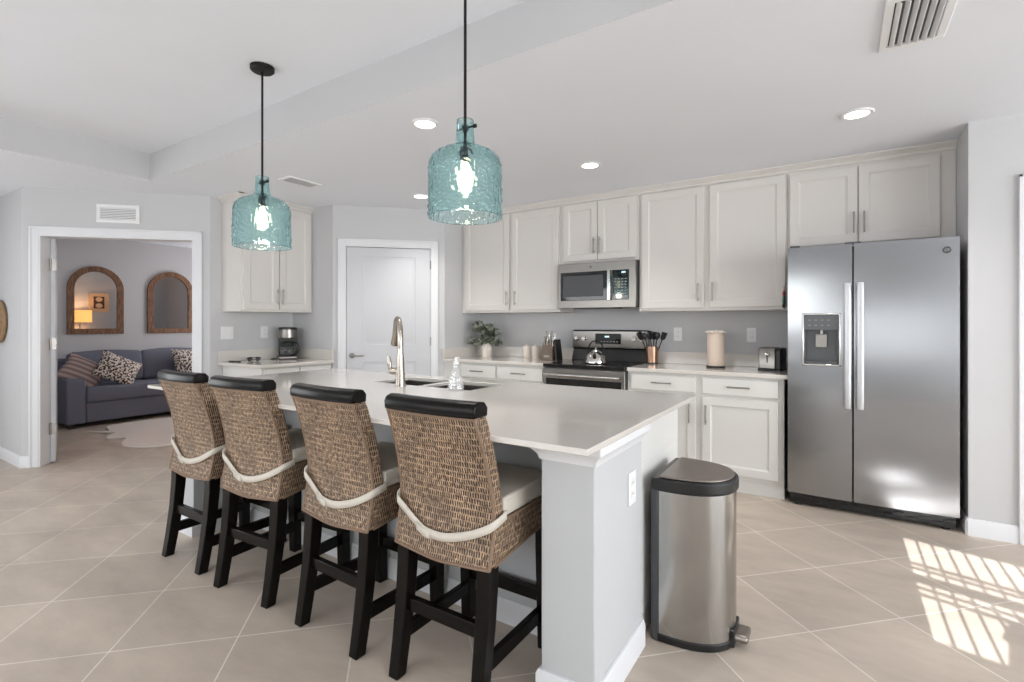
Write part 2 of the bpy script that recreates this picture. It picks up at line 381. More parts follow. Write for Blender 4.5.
prism_pts = [(.21, zb), (.29, zb + .13), (.245, zb + .085), (.36, zb + .16), (2.2, zb + .16), (2.2, zb)]  # solid piece added to shade the lower right of the sun patch
A = [w1.verts.new(mt @ Vector((x, -.02, z))) for x, z in prism_pts]; B = [w1.verts.new(mt @ Vector((x, .02, z))) for x, z in prism_pts]
w1.faces.new(A); w1.faces.new(B[::-1])
for i in range(6): w1.faces.new((A[i], B[i], B[(i + 1) % 6], A[(i + 1) % 6]))
struct('sun_screen', w1, 'trim', smooth=False)
def winframe(name, mtx, w, h, n):           # unseen frame and mullions added around an area lamp
    bm = bmn()
    box(bm, -w / 2, w / 2, -.03, .03, -.05, .03, mtx); box(bm, -w / 2, w / 2, -.03, .03, h - .03, h + .05, mtx)
    for i in range(n + 1):
        x = -w / 2 + w * i / n; box(bm, x - .035, x + .035, -.03, .03, 0, h, mtx)
    return struct(name, bm, 'trim', smooth=False)
winframe('window_2', Matrix.Translation((-3.0, -2.44, .25)), 4.6, 2.0, 3)
winframe('window_3', Matrix.Translation((5.24, .6, .2)) @ Matrix.Rotation(R(90), 4, 'Z'), 5.4, 2.1, 4)
winframe('fill_frame_right', Matrix.Translation((3.6, -2.44, .2)), 2.6, 2.0, 2)
bl = bmn()
for k in range(6): box(bl, -1.3, 1.3, -.002, .002, -.034, .034, Matrix.Translation((.75, -2.50, .80 + k * .125)) @ Matrix.Rotation(R(12), 4, 'X'))
box(bl, -.6, 2.1, -2.54, -2.46, 1.5, 1.57)
struct('window_8', bl, 'trim', smooth=False)
winframe('fill_frame_west', Matrix.Translation((-6.94, -1.0, .5)) @ Matrix.Rotation(R(90), 4, 'Z'), 2.0, 1.6, 2)
winframe('fill_frame_den', Matrix.Translation((-7.5, 4.8, .85)), 1.2, 1.3, 2)

# casings and baseboards
CAS = [(0, 0), (.062, 0), (.062, .010), (.045, .014), (.02, .018), (.006, .018), (0, .012)]
def casing(name, loc, rz, x0, x1, top, w=.068, jamb=.12):
    """door casing around an opening from x0 to x1 in the plane y=0, facing -y, plus the jamb lining"""
    bm = bmn()
    for a, b in ((x0 - w, x0), (x1, x1 + w)):
        box(bm, a, b, -.014, -.0005, 0, top + w); 
    box(bm, x0 - w * .0, x1, -.014, -.0005, top, top + w)
    for a, b in ((x0 - w, x0 - w + .018), (x1 + w - .018, x1 + w)): box(bm, a, b, -.021, -.013, 0, top + w)
    box(bm, x0 - w, x1 + w, -.021, -.013, top + w - .018, top + w)
    for a, b in ((x0 - .001, x0 + .012), (x1 - .012, x1 + .001)): box(bm, a, b, -.012, jamb + .006, 0, top)
    box(bm, x0, x1, -.012, jamb + .006, top - .012, top + .001)
    return struct(name, bm, 'trim', bev=.003, loc=loc, rot=(0, 0, rz))
casing('trim_2', P0, R(45), .116, .976, 2.039)
casing('trim_3', D0, R(45), .135, 1.349, 2.029, w=.072)
casing('trim_4', (0, 3.97, 0), 0, .931, 1.759, 2.029)
def baseb(name, pts):
    bm = bmn()
    for (x0, y0), (x1, y1) in zip(pts, pts[1:]):
        d = Vector((x1 - x0, y1 - y0)); L = d.length; a = math.atan2(d.y, d.x)
        mt = Matrix.Translation((x0, y0, 0)) @ Matrix.Rotation(a, 4, 'Z')
        v0 = len(bm.verts); extr(bm, [(-.014, 0), (-.014, .085), (-.008, .098), (-.0005, .1), (-.0005, 0)], 'x', -.005, L + .005)
        bm.verts.ensure_lookup_table(); bmesh.ops.transform(bm, matrix=mt, verts=bm.verts[v0:])
    return struct(name, bm, 'trim')
r2 = .7071
baseb('baseboard_left', [(-7.19, 1.355), (-5.95, 1.355), (-5.95 + .06 * r2, 1.355 + .06 * r2)])
baseb('baseboard_doorway', [(-5.95 + 1.423 * r2, 1.355 + 1.423 * r2), (-4.9, 2.405), (-4.9, 2.50)])
baseb('baseboard_pantry', [(-4.20, 3.25), (-4.235, 3.25), (-4.235 + .045 * r2, 3.25 + .045 * r2)][1:])
baseb('baseboard_right', [(.65, 4.3), (.65, 3.97), (.862, 3.97)])
baseb('baseboard_den', [(-8.52, 1.5), (-8.52, 4.99)][::-1])

# ------------------------------------------------------------------ doors
def panel_door(bm, w, h, t, panels, x0=0, z0=0.012):
    """slab in y 0..t facing -y with moulded recessed panels (x0,x1,z0,z1)"""
    box(bm, x0, x0 + w, .006, t, z0, z0 + h)
    xs = sorted({x0, x0 + w} | {p[0] for p in panels} | {p[1] for p in panels}); zs = sorted({z0, z0 + h} | {p[2] for p in panels} | {p[3] for p in panels})
    for i in range(len(xs) - 1):
        for j in range(len(zs) - 1):
            cx, cz = (xs[i] + xs[i + 1]) / 2, (zs[j] + zs[j + 1]) / 2
            if not any(p[0] < cx < p[1] and p[2] < cz < p[3] for p in panels): box(bm, xs[i], xs[i + 1], 0, .0065, zs[j], zs[j + 1])
    for p in panels:
        a = .028; v = [bm.verts.new(c) for c in ((p[0] + a, .0062, p[2] + a), (p[1] - a, .0062, p[2] + a), (p[1] - a, .0062, p[3] - a), (p[0] + a, .0062, p[3] - a))]
        q = .05; u = [bm.verts.new(c) for c in ((p[0] + q, .0005, p[2] + q), (p[1] - q, .0005, p[2] + q), (p[1] - q, .0005, p[3] - q), (p[0] + q, .0005, p[3] - q))]
        for i in range(4): bm.faces.new((v[i], v[(i + 1) % 4], u[(i + 1) % 4], u[i]))
        bm.faces.new(u)
    bmesh.ops.remove_doubles(bm, verts=bm.verts, dist=.0003)
d1 = bpy.data.objects.new('door_1', None); COL.objects.link(d1); d1.location = P0; d1.rotation_euler = (0, 0, R(45)); d1['kind'] = 'structure'
bm = bmn(); panel_door(bm, .83, 2.01, .035, [(.285, .81, 1.04, 1.93), (.285, .81, .25, .86)], x0=.131)
bmesh.ops.transform(bm, matrix=Matrix.Translation((0, -.006, 0)), verts=bm.verts)
obj('door_slab', bm, 'door', d1, bev=.002)
bm = bmn(); cyl(bm, (.185, -.004, .93), (.185, -.012, .93), .028); cyl(bm, (.185, -.008, .93), (.185, -.045, .93), .009)
tube(bm, smoothpts([(.185, -.045, .93), (.2, -.05, .932), (.25, -.05, .928), (.30, -.047, .932)]), .0075)
obj('door_handle', bm, 'nickel', d1)
for z in (1.86, 1.07, .25):
    bm = bmn(); cyl(bm, (.964, -.012, z - .045), (.964, -.012, z + .045), .006); obj('hinge', bm, 'nickel', d1)
# open door leaf of the den, seen edge-on
d2 = bpy.data.objects.new('door_2', None); COL.objects.link(d2)
hx, hy = D0[0] + .183 * r2 - .125 * r2, D0[1] + .183 * r2 + .125 * r2
d2.location = (hx, hy, 0); d2.rotation_euler = (0, 0, math.atan2(.27, -.96)); d2['kind'] = 'structure'
bm = bmn(); panel_door(bm, .86, 2.0, .035, [(.14, .72, 1.05, 1.86), (.14, .72, .2, .86)]); obj('door_slab', bm, 'door', d2, bev=.002)
for z in (1.78, 1.07, .31):
    bm = bmn(); box(bm, -.004, -.0003, -.004, .03, z - .05, z + .05); cyl(bm, (-.006, .036, z - .05), (-.006, .036, z + .05), .008)
    obj('hinge', bm, 'nickel', d2)
bm = bmn(); panel_door(bm, .8, 2.01, .035, [(1.07, 1.63, 1.04, 1.9), (1.07, 1.63, .25, .86)], x0=.945)
o = struct('door_3', bm, 'door', loc=(0, 4.01, 0))

# ------------------------------------------------------------------ cabinets
def shaker(w, h, t=.02, rail=.058, rec=.009):
    """door or drawer front centred on x=0, z 0..h, facing -y (front at y=-t)"""
    bm = bmn(); x0, x1 = -w / 2, w / 2
    def ring(a, y): return [bm.verts.new(c) for c in ((x0 + a, y, a), (x1 - a, y, a), (x1 - a, y, h - a), (x0 + a, y, h - a))]
    back = ring(0, 0); e = ring(0, -t + .003); f0 = ring(.003, -t)
    rings = [back, e, f0]
    if rail: rings += [ring(rail, -t), ring(rail + .006, -t + rec * .6), ring(rail + .014, -t + rec)]
    for a, b in zip(rings, rings[1:]):
        for i in range(4): bm.faces.new((a[i], a[(i + 1) % 4], b[(i + 1) % 4], b[i]))
    bm.faces.new(rings[-1]); bm.faces.new(back[::-1]); return bm
def pull(bm, p, L, vert=True, off=.028):
    """bar pull in front (-y) of point p"""
    x, y, z = p; d = (0, 0, L / 2) if vert else (L / 2, 0, 0); e = (0, 0, L * .36) if vert else (L * .36, 0, 0)
    cyl(bm, (x - d[0], y - off, z - d[2]), (x + d[0], y - off, z + d[2]), .0058, 12)
    for s in (-1, 1): cyl(bm, (x + s * e[0], y, z + s * e[2]), (x + s * e[0], y - off, z + s * e[2]), .0045, 10)
    return bm
def add_door(par, name, xa, xb, z0, z1, yf, m, hx=None, hz=None, L=.15, vert=True, rail=.058, t=.02):
    d = obj(name, shaker(xb - xa, z1 - z0, t, rail), m, par, loc=((xa + xb) / 2, yf, z0), smooth=False)
    if hx is not None:
        obj('handle', pull(bmn(), (hx - (xa + xb) / 2, -t, hz - z0), L, vert), 'nickel', d)['label'] = 'brushed nickel bar handle'
    return d
YW, YU, YB = 4.638, 4.33, 4.03
def upper(name, label, x0, x1, z0, z1, group='upper cabinets on the back wall'):
    t = thing(name, label, 'cabinet', (0, 0, 0), 0, group)
    bm = bmn(); box(bm, x0, x1, YU, YW, z0, z1)
    obj('cabinet_box', bm, 'cab', t, bev=.0015); return t
u1 = upper('upper_cabinet', 'tall greige two-door upper cabinet left of the microwave, above the potted plant', -3.448, -2.246, 1.365, 2.44)
add_door(u1, 'door', -3.40, -2.828, 1.388, 2.375, YU, 'cab', -2.848, 1.51)
add_door(u1, 'door', -2.795, -2.262, 1.388, 2.375, YU, 'cab', -2.745, 1.51)
u2 = upper('upper_cabinet', 'short greige two-door upper cabinet directly above the microwave', -2.244, -1.466, 1.815, 2.44)
add_door(u2, 'door', -2.205, -1.857, 1.838, 2.375, YU, 'cab', -1.885, 1.97)
add_door(u2, 'door', -1.851, -1.494, 1.838, 2.375, YU, 'cab', -1.826, 1.97)
u3 = upper('upper_cabinet', 'wide greige two-door upper cabinet above the paper towel roll and toaster', -1.464, -.318, 1.358, 2.44)
add_door(u3, 'door', -1.440, -.918, 1.383, 2.375, YU, 'cab', -.962, 1.51)
add_door(u3, 'door', -.876, -.33, 1.383, 2.375, YU, 'cab', -.849, 1.51)
u4 = upper('upper_cabinet', 'greige two-door upper cabinet directly above the refrigerator', -.316, .648, 1.80, 2.44)
add_door(u4, 'door', -.302, .118, 1.825, 2.365, YU, 'cab', .096, 1.965)
add_door(u4, 'door', .125, .568, 1.825, 2.365, YU, 'cab', .157, 1.965)
CROWN = [(0, 2.385), (-.012, 2.392), (-.016, 2.405), (-.042, 2.425), (-.05, 2.43), (-.05, 2.4395), (0, 2.4395)]
struct('trim_5', extr(bmn(), [(YU - .001 + y, z) for y, z in CROWN], 'x', -3.449, .649), 'cab', smooth=False)

def base(name, label, x0, x1, fill0, cols, toe=True):
    t = thing(name, label, 'cabinet', (0, 0, 0), 0, 'base cabinets on the back wall')
    bm = bmn(); box(bm, x0, x1, YB, YW, .10, CT - .031); box(bm, x0, x1, YB + .012, YW, 0.001, .10)
    obj('cabinet_box', bm, 'cabl', t, bev=.0015)
    for (a, b, side) in cols:
        add_door(t, 'drawer', a, b, .718, .84, YB, 'cabl', (a + b) / 2, .782, .155, False, rail=0)
        add_door(t, 'door', a, b, .13, .695, YB, 'cabl', (b - .04) if side == 'r' else (a + .03), .562)
    return t
base('base_cabinet', 'greige base cabinet between the pantry and the range, under the potted plant', -3.448, -2.246, 0, [(-3.21, -2.792, 'r'), (-2.766, -2.262, 'l')])
base('base_cabinet', 'greige base cabinet between the range and the refrigerator, under the toaster', -1.462, -.316, 0, [(-1.43, -.918, 'r'), (-.868, -.352, 'l')])
def counter(name, label, parts, splash):
    t = thing(name, label, 'countertop')
    bm = bmn()
    for p in parts: box(bm, *p, CT - .03, CT)
    obj('slab', bm, 'quartz', t, bev=.004)
    bm = bmn()
    for p in splash: box(bm, *p, CT + .0004, CT + .105)
    obj('backsplash', bm, 'quartz', t, bev=.002); return t
counter('countertop', 'pale quartz worktop left of the range with the plant and canisters', [(-3.448, -2.246, 4.0, YW)], [(-3.448, -2.246, YW - .02, YW), (-3.448, -3.428, 4.0, YW - .021)])
counter('countertop', 'pale quartz worktop between the range and refrigerator with the toaster', [(-1.462, -.29, 4.0, YW)], [(-1.462, -.29, YW - .02, YW)])
# coffee nook (faces +x)
XC = -4.898
t = thing('upper_cabinet', 'greige upper cabinet in the coffee nook, behind the left pendant', 'cabinet')
bm = bmn(); box(bm, XC, -4.57, 2.512, 3.248, 1.365, 2.44)
obj('cabinet_box', bm, 'cab', t, bev=.0015)
for a, b, hy_ in ((2.53, 2.874, 2.853), (2.884, 3.225, 2.906)):
    d = obj('door', shaker(b - a, .99), 'cab', t, loc=(-4.57, (a + b) / 2, 1.385), rot=(0, 0, R(90)), smooth=False)
    obj('handle', pull(bmn(), (hy_ - (a + b) / 2, -.02, .125), .15), 'nickel', d)['label'] = 'brushed nickel bar handle'
bm = bmn()
pr = [(-4.57 - y, z) for y, z in CROWN]; extr(bm, pr, 'y', 2.462, 3.249)
pr2 = [(2.513 + y, z) for y, z in CROWN]; extr(bm, pr2, 'x', XC, -4.52)
struct('trim_6', bm, 'cab', smooth=False)
t = thing('base_cabinet', 'white base cabinet in the coffee nook under the coffee maker', 'cabinet')
bm = bmn(); box(bm, XC, -4.255, 2.52, 3.248, .1, CT - .031); box(bm, XC, -4.32, 2.52, 3.248, .001, .1); obj('cabinet_box', bm, 'cabl', t, bev=.0015)
for a, b in ((2.54, 2.88), (2.89, 3.23)):
    obj('drawer', shaker(b - a, .125, rail=0), 'cabl', t, loc=(-4.255, (a + b) / 2, .72), rot=(0, 0, R(90)), smooth=False)
    obj('door', shaker(b - a, .56), 'cabl', t, loc=(-4.255, (a + b) / 2, .13), rot=(0, 0, R(90)), smooth=False)
counter('countertop', 'pale quartz worktop of the coffee nook under the coffee maker', [(XC, -4.215, 2.475, 3.248)], [(XC, XC + .02, 2.475, 3.226), (XC, -4.215, 3.228, 3.248)])

# ------------------------------------------------------------------ island
IX0, IX1, IY0, IY1 = -3.42, -.60, 1.325, 2.64
isl = thing('kitchen_island', 'long white kitchen island with panelled knee wall and corner columns', 'island')
bm = bmn()
prism(bm, [(-3.38, 1.466), (-3.178, 1.466), (-3.178, 1.76), (-.832, 1.76), (-.832, 1.466), (-.64, 1.466), (-.64, 1.92), (-3.38, 1.92)], .001, CT - .021)
obj('knee_wall', bm, 'isl', isl, bev=.004)
bm = bmn(); box(bm, -3.37, -.655, 1.921, 2.50, .1, CT - .2); box(bm, -3.37, -2.45, 1.921, 2.50, CT - .2, CT - .021); box(bm, -1.65, -.655, 1.921, 2.50, CT - .2, CT - .021); box(bm, -2.45, -1.65, 1.921, 2.14, CT - .2, CT - .021); box(bm, -3.37, -.655, 1.921, 2.43, .001, .1); obj('cabinet_box', bm, 'cabl', isl, bev=.002)
for k in range(5):
    a = -3.35 + k * .535
    obj('door', shaker(.52, .72), 'cabl', isl, loc=(a + .265, 2.5, .12), rot=(0, 0, R(180)), smooth=False)
def skirt(pts, prof):
    bm = bmn()
    n = len(pts); rows = []
    for i in range(n):
        p = Vector(pts[i]); d0 = (p - Vector(pts[i - 1])).normalized() if i else None; d1_ = (Vector(pts[i + 1]) - p).normalized() if i < n - 1 else None
        n0 = Vector((d0.y, -d0.x)) if d0 else None; n1 = Vector((d1_.y, -d1_.x)) if d1_ else None
        if n0 is None: mm = n1
        elif n1 is None: mm = n0
        else: mm = (n0 + n1) / (1 + n0.dot(n1))
        rows.append([bm.verts.new((p.x + mm.x * o, p.y + mm.y * o, z)) for o, z in prof])
    k = len(prof)
    for a, b in zip(rows, rows[1:]):
        for j in range(k): bm.faces.new((a[j], b[j], b[(j + 1) % k], a[(j + 1) % k]))
    bm.faces.new(rows[0]); bm.faces.new(rows[-1][::-1]); return bm
fp = [(-3.38, 1.92), (-3.38, 1.466), (-3.178, 1.466), (-3.178, 1.76), (-.832, 1.76), (-.832, 1.466), (-.64, 1.466), (-.64, 1.92)]
obj('baseboard', skirt(fp, [(.0005, .001), (.014, .001), (.014, .085), (.008, .1), (.0005, .102)]), 'trim', isl)
fpr = [(-.832, 1.70), (-.832, 1.466), (-.64, 1.466), (-.64, 1.92)]; fpl = [(-3.38, 1.92), (-3.38, 1.466), (-3.178, 1.466), (-3.178, 1.70)]
MO = [(.0005, .80), (.005, .80), (.01, .818), (.026, .836), (.034, .842), (.034, CT - .0215), (.0005, CT - .0215)]
obj('moulding', skirt(fpr, MO), 'trim', isl); obj('moulding', skirt(fpl, MO), 'trim', isl)
# worktop with two sink cut-outs
sx0, sxm0, sxm1, sx1, sy0, sy1 = -2.43, -2.05, -2.02, -1.67, 2.16, 2.49
bm = bmn()
xs = [IX0, sx0, sxm0, sxm1, sx1, IX1]; ys = [IY0, sy0, sy1, IY1]
holes = {(1, 1), (3, 1)}
VT = {}
def vt(i, j, z):
    if (i, j, z) not in VT: VT[i, j, z] = bm.verts.new((xs[i], ys[j], z))
    return VT[i, j, z]
for i in range(5):
    for j in range(3):
        if (i, j) in holes: continue
        for z in (CT - .02, CT): bm.faces.new([vt(a, b, z) for a, b in ((i, j), (i + 1, j), (i + 1, j + 1), (i, j + 1))])
        for (di, dj, a, b) in ((-1, 0, (i, j), (i, j + 1)), (1, 0, (i + 1, j), (i + 1, j + 1)), (0, -1, (i, j), (i + 1, j)), (0, 1, (i, j + 1), (i + 1, j + 1))):
            q = (i + di, j + dj)
            if q in holes or not (0 <= q[0] < 5 and 0 <= q[1] < 3): bm.faces.new((vt(*a, CT - .02), vt(*b, CT - .02), vt(*b, CT), vt(*a, CT)))
tag(obj('island_countertop', bm, 'quartz', bev=.003), 'long pale quartz worktop on the kitchen island, with sink cut-outs', 'countertop')
sk = thing('sink', 'stainless double-bowl sink set into the island worktop', 'sink', (0, 0, 0))
for a, b in ((sx0 - .004, sxm0 + .004), (sxm1 - .004, sx1 + .004)):
    bm = bmn(); y0, y1 = sy0 - .004, sy1 + .004; zt_, zb_ = CT - .022, CT - .19
    def rg(e, z): return [bm.verts.new(c) for c in ((a + e, y0 + e, z), (b - e, y0 + e, z), (b - e, y1 - e, z), (a + e, y1 - e, z))]
    rs = [rg(0, zb_ - .003), rg(0, zt_), rg(.0035, zt_), rg(.006, zb_ + .02), rg(.03, zb_)]
    for p, q in zip(rs, rs[1:]):
        for i in range(4): bm.faces.new((p[i], p[(i + 1) % 4], q[(i + 1) % 4], q[i]))
    bm.faces.new(rs[0][::-1]); bm.faces.new(rs[-1]); bw = obj('bowl', bm, 'steelv', sk, smooth=False)
    bm = bmn(); lathe(bm, [(0, zb_ + .004), (.03, zb_ + .004), (.042, zb_ + .001)], 24, ((a + b) / 2, (y0 + y1) / 2)); obj('drain', bm, 'chrome', bw)
# faucet: gooseneck, spray head hangs towards the bowls
fx, fy = -2.12, 2.09
fc = thing('faucet', 'tall brushed nickel gooseneck kitchen faucet on the island behind the sink', 'faucet', (fx, fy, CT + .0005))
bm = bmn(); lathe(bm, [(0, 0), (.031, 0), (.03, .012), (.026, .05), (.0235, .10), (.0205, .16), (.0165, .22)], 24)
obj('base', bm, 'faucet', fc)
bm = bmn(); pts = [(0, 0, .2), (0, 0, .27), (-.012, .008, .335), (-.042, .029, .378), (-.077, .053, .388), (-.109, .075, .368), (-.131, .09, .32)]
tube(bm, smoothpts(pts), [.0165] * 49, 14); obj('neck', bm, 'faucet', fc)
bm = bmn(); tube(bm, [(-.130, .089, .325), (-.141, .097, .29), (-.160, .110, .235), (-.162, .111, .228)], [.017, .018, .023, .02], 16); obj('spray_head', bm, 'faucet', fc)
hd = bmn(); tube(hd, [(-.005, 0, .085), (-.062, -.012, .085)], [.021, .02], 16); obj('valve', hd, 'faucet', fc)
hd = bmn(); tube(hd, smoothpts([(-.058, -.012, .085), (-.07, -.015, .11), (-.074, -.016, .14), (-.078, -.017, .172)]), [.007 + .006 * math.sin(PI * i / 24) for i in range(25)], 12, .6); obj('lever', hd, 'faucet', fc)
# soap bottle: clear faceted glass
sb = thing('soap_dispenser', 'clear cut-glass soap dispenser standing by the right sink bowl', 'dispenser', (-1.735, 2.122, CT + .0005))
bm = bmn(); lathe(bm, [(0, 0), (.043, 0), (.045, .012), (.038, .06), (.028, .10), (.017, .126), (.015, .14), (0, .14)], 12)
obj('bottle', bm, 'crystal', sb, smooth=False)
bm = bmn(); lathe(bm, [(0, .1405), (.016, .1405), (.016, .152), (.007, .157), (.007, .178), (0, .18)], 16); cyl(bm, (0, 0, .175), (-.012, .04, .172), .005, 10)
obj('pump', bm, 'white', sb)

# ------------------------------------------------------------------ bar stools
def make_stool():
    t = thing('bar_stool', 'stool', 'bar stool', (0, 0, 0), 0, 'wicker bar stools along the island')
    prof = [(0, .462), (.012, .52), (.024, .58), (.028, .63), (.020, .70), (.002, .78), (-.022, .86), (-.046, .925), (-.058, .955)]
    hw = [.208, .209, .209, .207, .204, .200, .196, .192, .190]
    thk = [.058, .058, .056, .055, .058, .062, .066, .069, .070]
    NX = 10
    def bow(u): return -.012 * (1 - u * u)
    bm = bmn(); F, K = [], []
    for (y, z), w, th in zip(prof, hw, thk):
        dip = lambda u: (-.012 * (1 - abs(u)) if z < .47 else 0)
        K.append([bm.verts.new((u * w, y + bow(u), z + dip(u))) for u in [-1 + 2 * i / NX for i in range(NX + 1)]])
        F.append([bm.verts.new((u * w, y + th + bow(u) * .8, z + dip(u))) for u in [-1 + 2 * i / NX for i in range(NX + 1)]])
    for G in (K, F):
        for a, b in zip(G, G[1:]):
            for i in range(NX): bm.faces.new((a[i], a[i + 1], b[i + 1], b[i]))
    for i in (0, NX):
        for j in range(len(prof) - 1): bm.faces.new((K[j][i], K[j + 1][i], F[j + 1][i], F[j][i]))
    for j in (0, len(prof) - 1):
        for i in range(NX): bm.faces.new((K[j][i], K[j][i + 1], F[j][i + 1], F[j][i]))
    bk = obj('wicker_back', bm, 'wicker', t, uvs=True, bev=.008, seg=3)
    for s in (-1, 1): obj('braid', tube(bmn(), smoothpts([(s * (w - .001), y + .002, z) for (y, z), w in zip(prof, hw)], 3), .0058, 8), 'wickb', bk)
    bm = bmn()
    tube(bm, smoothpts([(-1 * .19, -.056 + bow(-1), .95), (-.1, -.056 + bow(-.5), .95), (0, -.056 + bow(0), .95), (.1, -.056 + bow(.5), .95), (.19, -.056 + bow(1), .95)], 5), .006, 8); obj('braid', bm, 'wickb', bk); bm = bmn()
    tube(bm, smoothpts([(u * .208, .001 + bow(u), .464 - .012 * (1 - abs(u))) for u in (-1, -.5, 0, .5, 1)], 4), .0055, 8)
    obj('braid', bm, 'wickb', bk)
    # seat box, arched lower edge
    bm = bmn(); sec = []
    NY = 10
    for i in range(NY + 1):
        v = i / NY; y = .03 + v * .40; zb_ = .464 + .03 * math.sin(PI * min(1, v * 1.0) * .5) * (1) ; w = .208 - .006 * v
        sec.append([bm.verts.new(c) for c in ((-w, y, zb_), (w, y, zb_), (w, y, .602), (-w, y, .602))])
    for a, b in zip(sec, sec[1:]):
        for j in range(4): bm.faces.new((a[j], a[(j + 1) % 4], b[(j + 1) % 4], b[j]))
    bm.faces.new(sec[0]); bm.faces.new(sec[-1][::-1])
    ws = obj('wicker_seat', bm, 'wicker', t, uvs=True, bev=.01, seg=3)
    for s in (-1, 1):
        bm = bmn(); tube(bm, [(s * (.208 - .006 * i / NY + .001), .03 + .4 * i / NY, .466 + .03 * math.sin(PI * i / NY * .5)) for i in range(NY + 1)], .0055, 8)
        obj('braid', bm, 'wickb', ws); obj('braid', tube(bmn(), [(s * .208, .06, .598), (s * .203, .428, .598)], .007, 8), 'wickb', ws)
    # cushion with tie band
    bm = bmn(); box(bm, -.208, .208, .087, .432, .606, .672)
    bmesh.ops.subdivide_edges(bm, edges=bm.edges, cuts=6, use_grid_fill=True)
    for v in bm.verts:
        if v.co.z > .67: v.co.z += .014 * max(0, 1 - (v.co.x / .2) ** 2) * max(0, 1 - ((v.co.y - .256) / .17) ** 2)
    cu = obj('seat_cushion', bm, 'cushion', t, bev=.014, seg=4, ang=60)
    bm = bmn()
    def strip(pts, w):
        P = [Vector(p) for p in pts]; up = Vector((0, 0, w / 2)); A, Bq = [], []
        for p in P: A.append(bm.verts.new(p - up)); Bq.append(bm.verts.new(p + up))
        for i in range(len(P) - 1): bm.faces.new((A[i], A[i + 1], Bq[i + 1], Bq[i]))
    pts = [(.213, .09, .617), (.214, .03, .606), (.19, .006, .588), (.12, .001, .557), (.03, -.006, .534), (-.05, -.004, .535), (-.10, .002, .552), (-.16, .006, .588), (-.205, .010, .618), (-.214, .04, .632), (-.213, .09, .634)]
    strip(smoothpts(pts, 5), .029)
    strip([(-.035, -.0085, .527), (-.065, -.0065, .531), (-.10, -.002, .545)], .026)
    st = obj('tie_band', bm, 'cushion', cu, ang=70); s_ = st.modifiers.new('th', 'SOLIDIFY'); s_.thickness = .004; s_.offset = 1
    # crest rail
    bm = bmn(); rings = []
    cs = [(-.032, -.022), (-.034, .006), (-.026, .022), (-.004, .029), (.026, .026), (.042, .008), (.040, -.022)]
    for i in range(17):
        u = -1 + i / 8; y0 = -.032 + bow(u) * 1.3; x = u * .198
        rings.append([bm.verts.new((x, y0 + a, .976 + b)) for a, b in cs])
    for a, b in zip(rings, rings[1:]):
        for j in range(7): bm.faces.new((a[j], a[(j + 1) % 7], b[(j + 1) % 7], b[j]))
    bm.faces.new(rings[0]); bm.faces.new(rings[-1][::-1]); obj('crest_rail', bm, 'espresso', t, bev=.006, seg=3)
    def leg(x, y, dx, dy, ztop):
        bm = bmn(); R_ = []
        for z, k in ((0.0, 1), (.12, .62), (.26, .25), (.40, .03), (ztop, 0)):
            s = .0225 + .0045 * min(1, z / .4); cx, cy = x + dx * k, y + dy * k
            R_.append([bm.verts.new((cx + a * s, cy + b * s, z)) for a, b in ((-1, -1), (1, -1), (1, 1), (-1, 1))])
        for a, b in zip(R_, R_[1:]):
            for j in range(4): bm.faces.new((a[j], a[(j + 1) % 4], b[(j + 1) % 4], b[j]))
        bm.faces.new(R_[0]); bm.faces.new(R_[-1][::-1]); obj('leg', bm, 'espresso', t, bev=.003)
    for s in (-1, 1):
        leg(s * .178, .034, 0, -.055, .47); leg(s * .187, .398, 0, .006, .50)
    box_ = lambda *a: box(bmn(), *a)
    obj('stretcher', box_(-.158, .158, .008, .034, .225, .272), 'espresso', t, bev=.003)
    obj('stretcher', box_(-.166, .166, .388, .412, .175, .225), 'espresso', t, bev=.003)
    for s in (-1, 1): obj('stretcher', box_(s * .178 - .012, s * .178 + .012, .012, .385, .115, .165), 'espresso', t, bev=.003)
    return t
st4 = make_stool()
st4.location = (-1.137, 1.302, 0); st4['label'] = 'wicker bar stool nearest the camera, next to the island end column'
dup(st4, (-1.697, 1.302, 0), R(-2), 'wicker bar stool third from the left, immediately left of the nearest stool')
dup(st4, (-2.30, 1.295, 0), R(4), 'wicker bar stool second from the left, just right of the farthest stool')
dup(st4, (-2.862, 1.295, 0), R(0), 'wicker bar stool farthest from the camera, leftmost, partly covering the sofa')

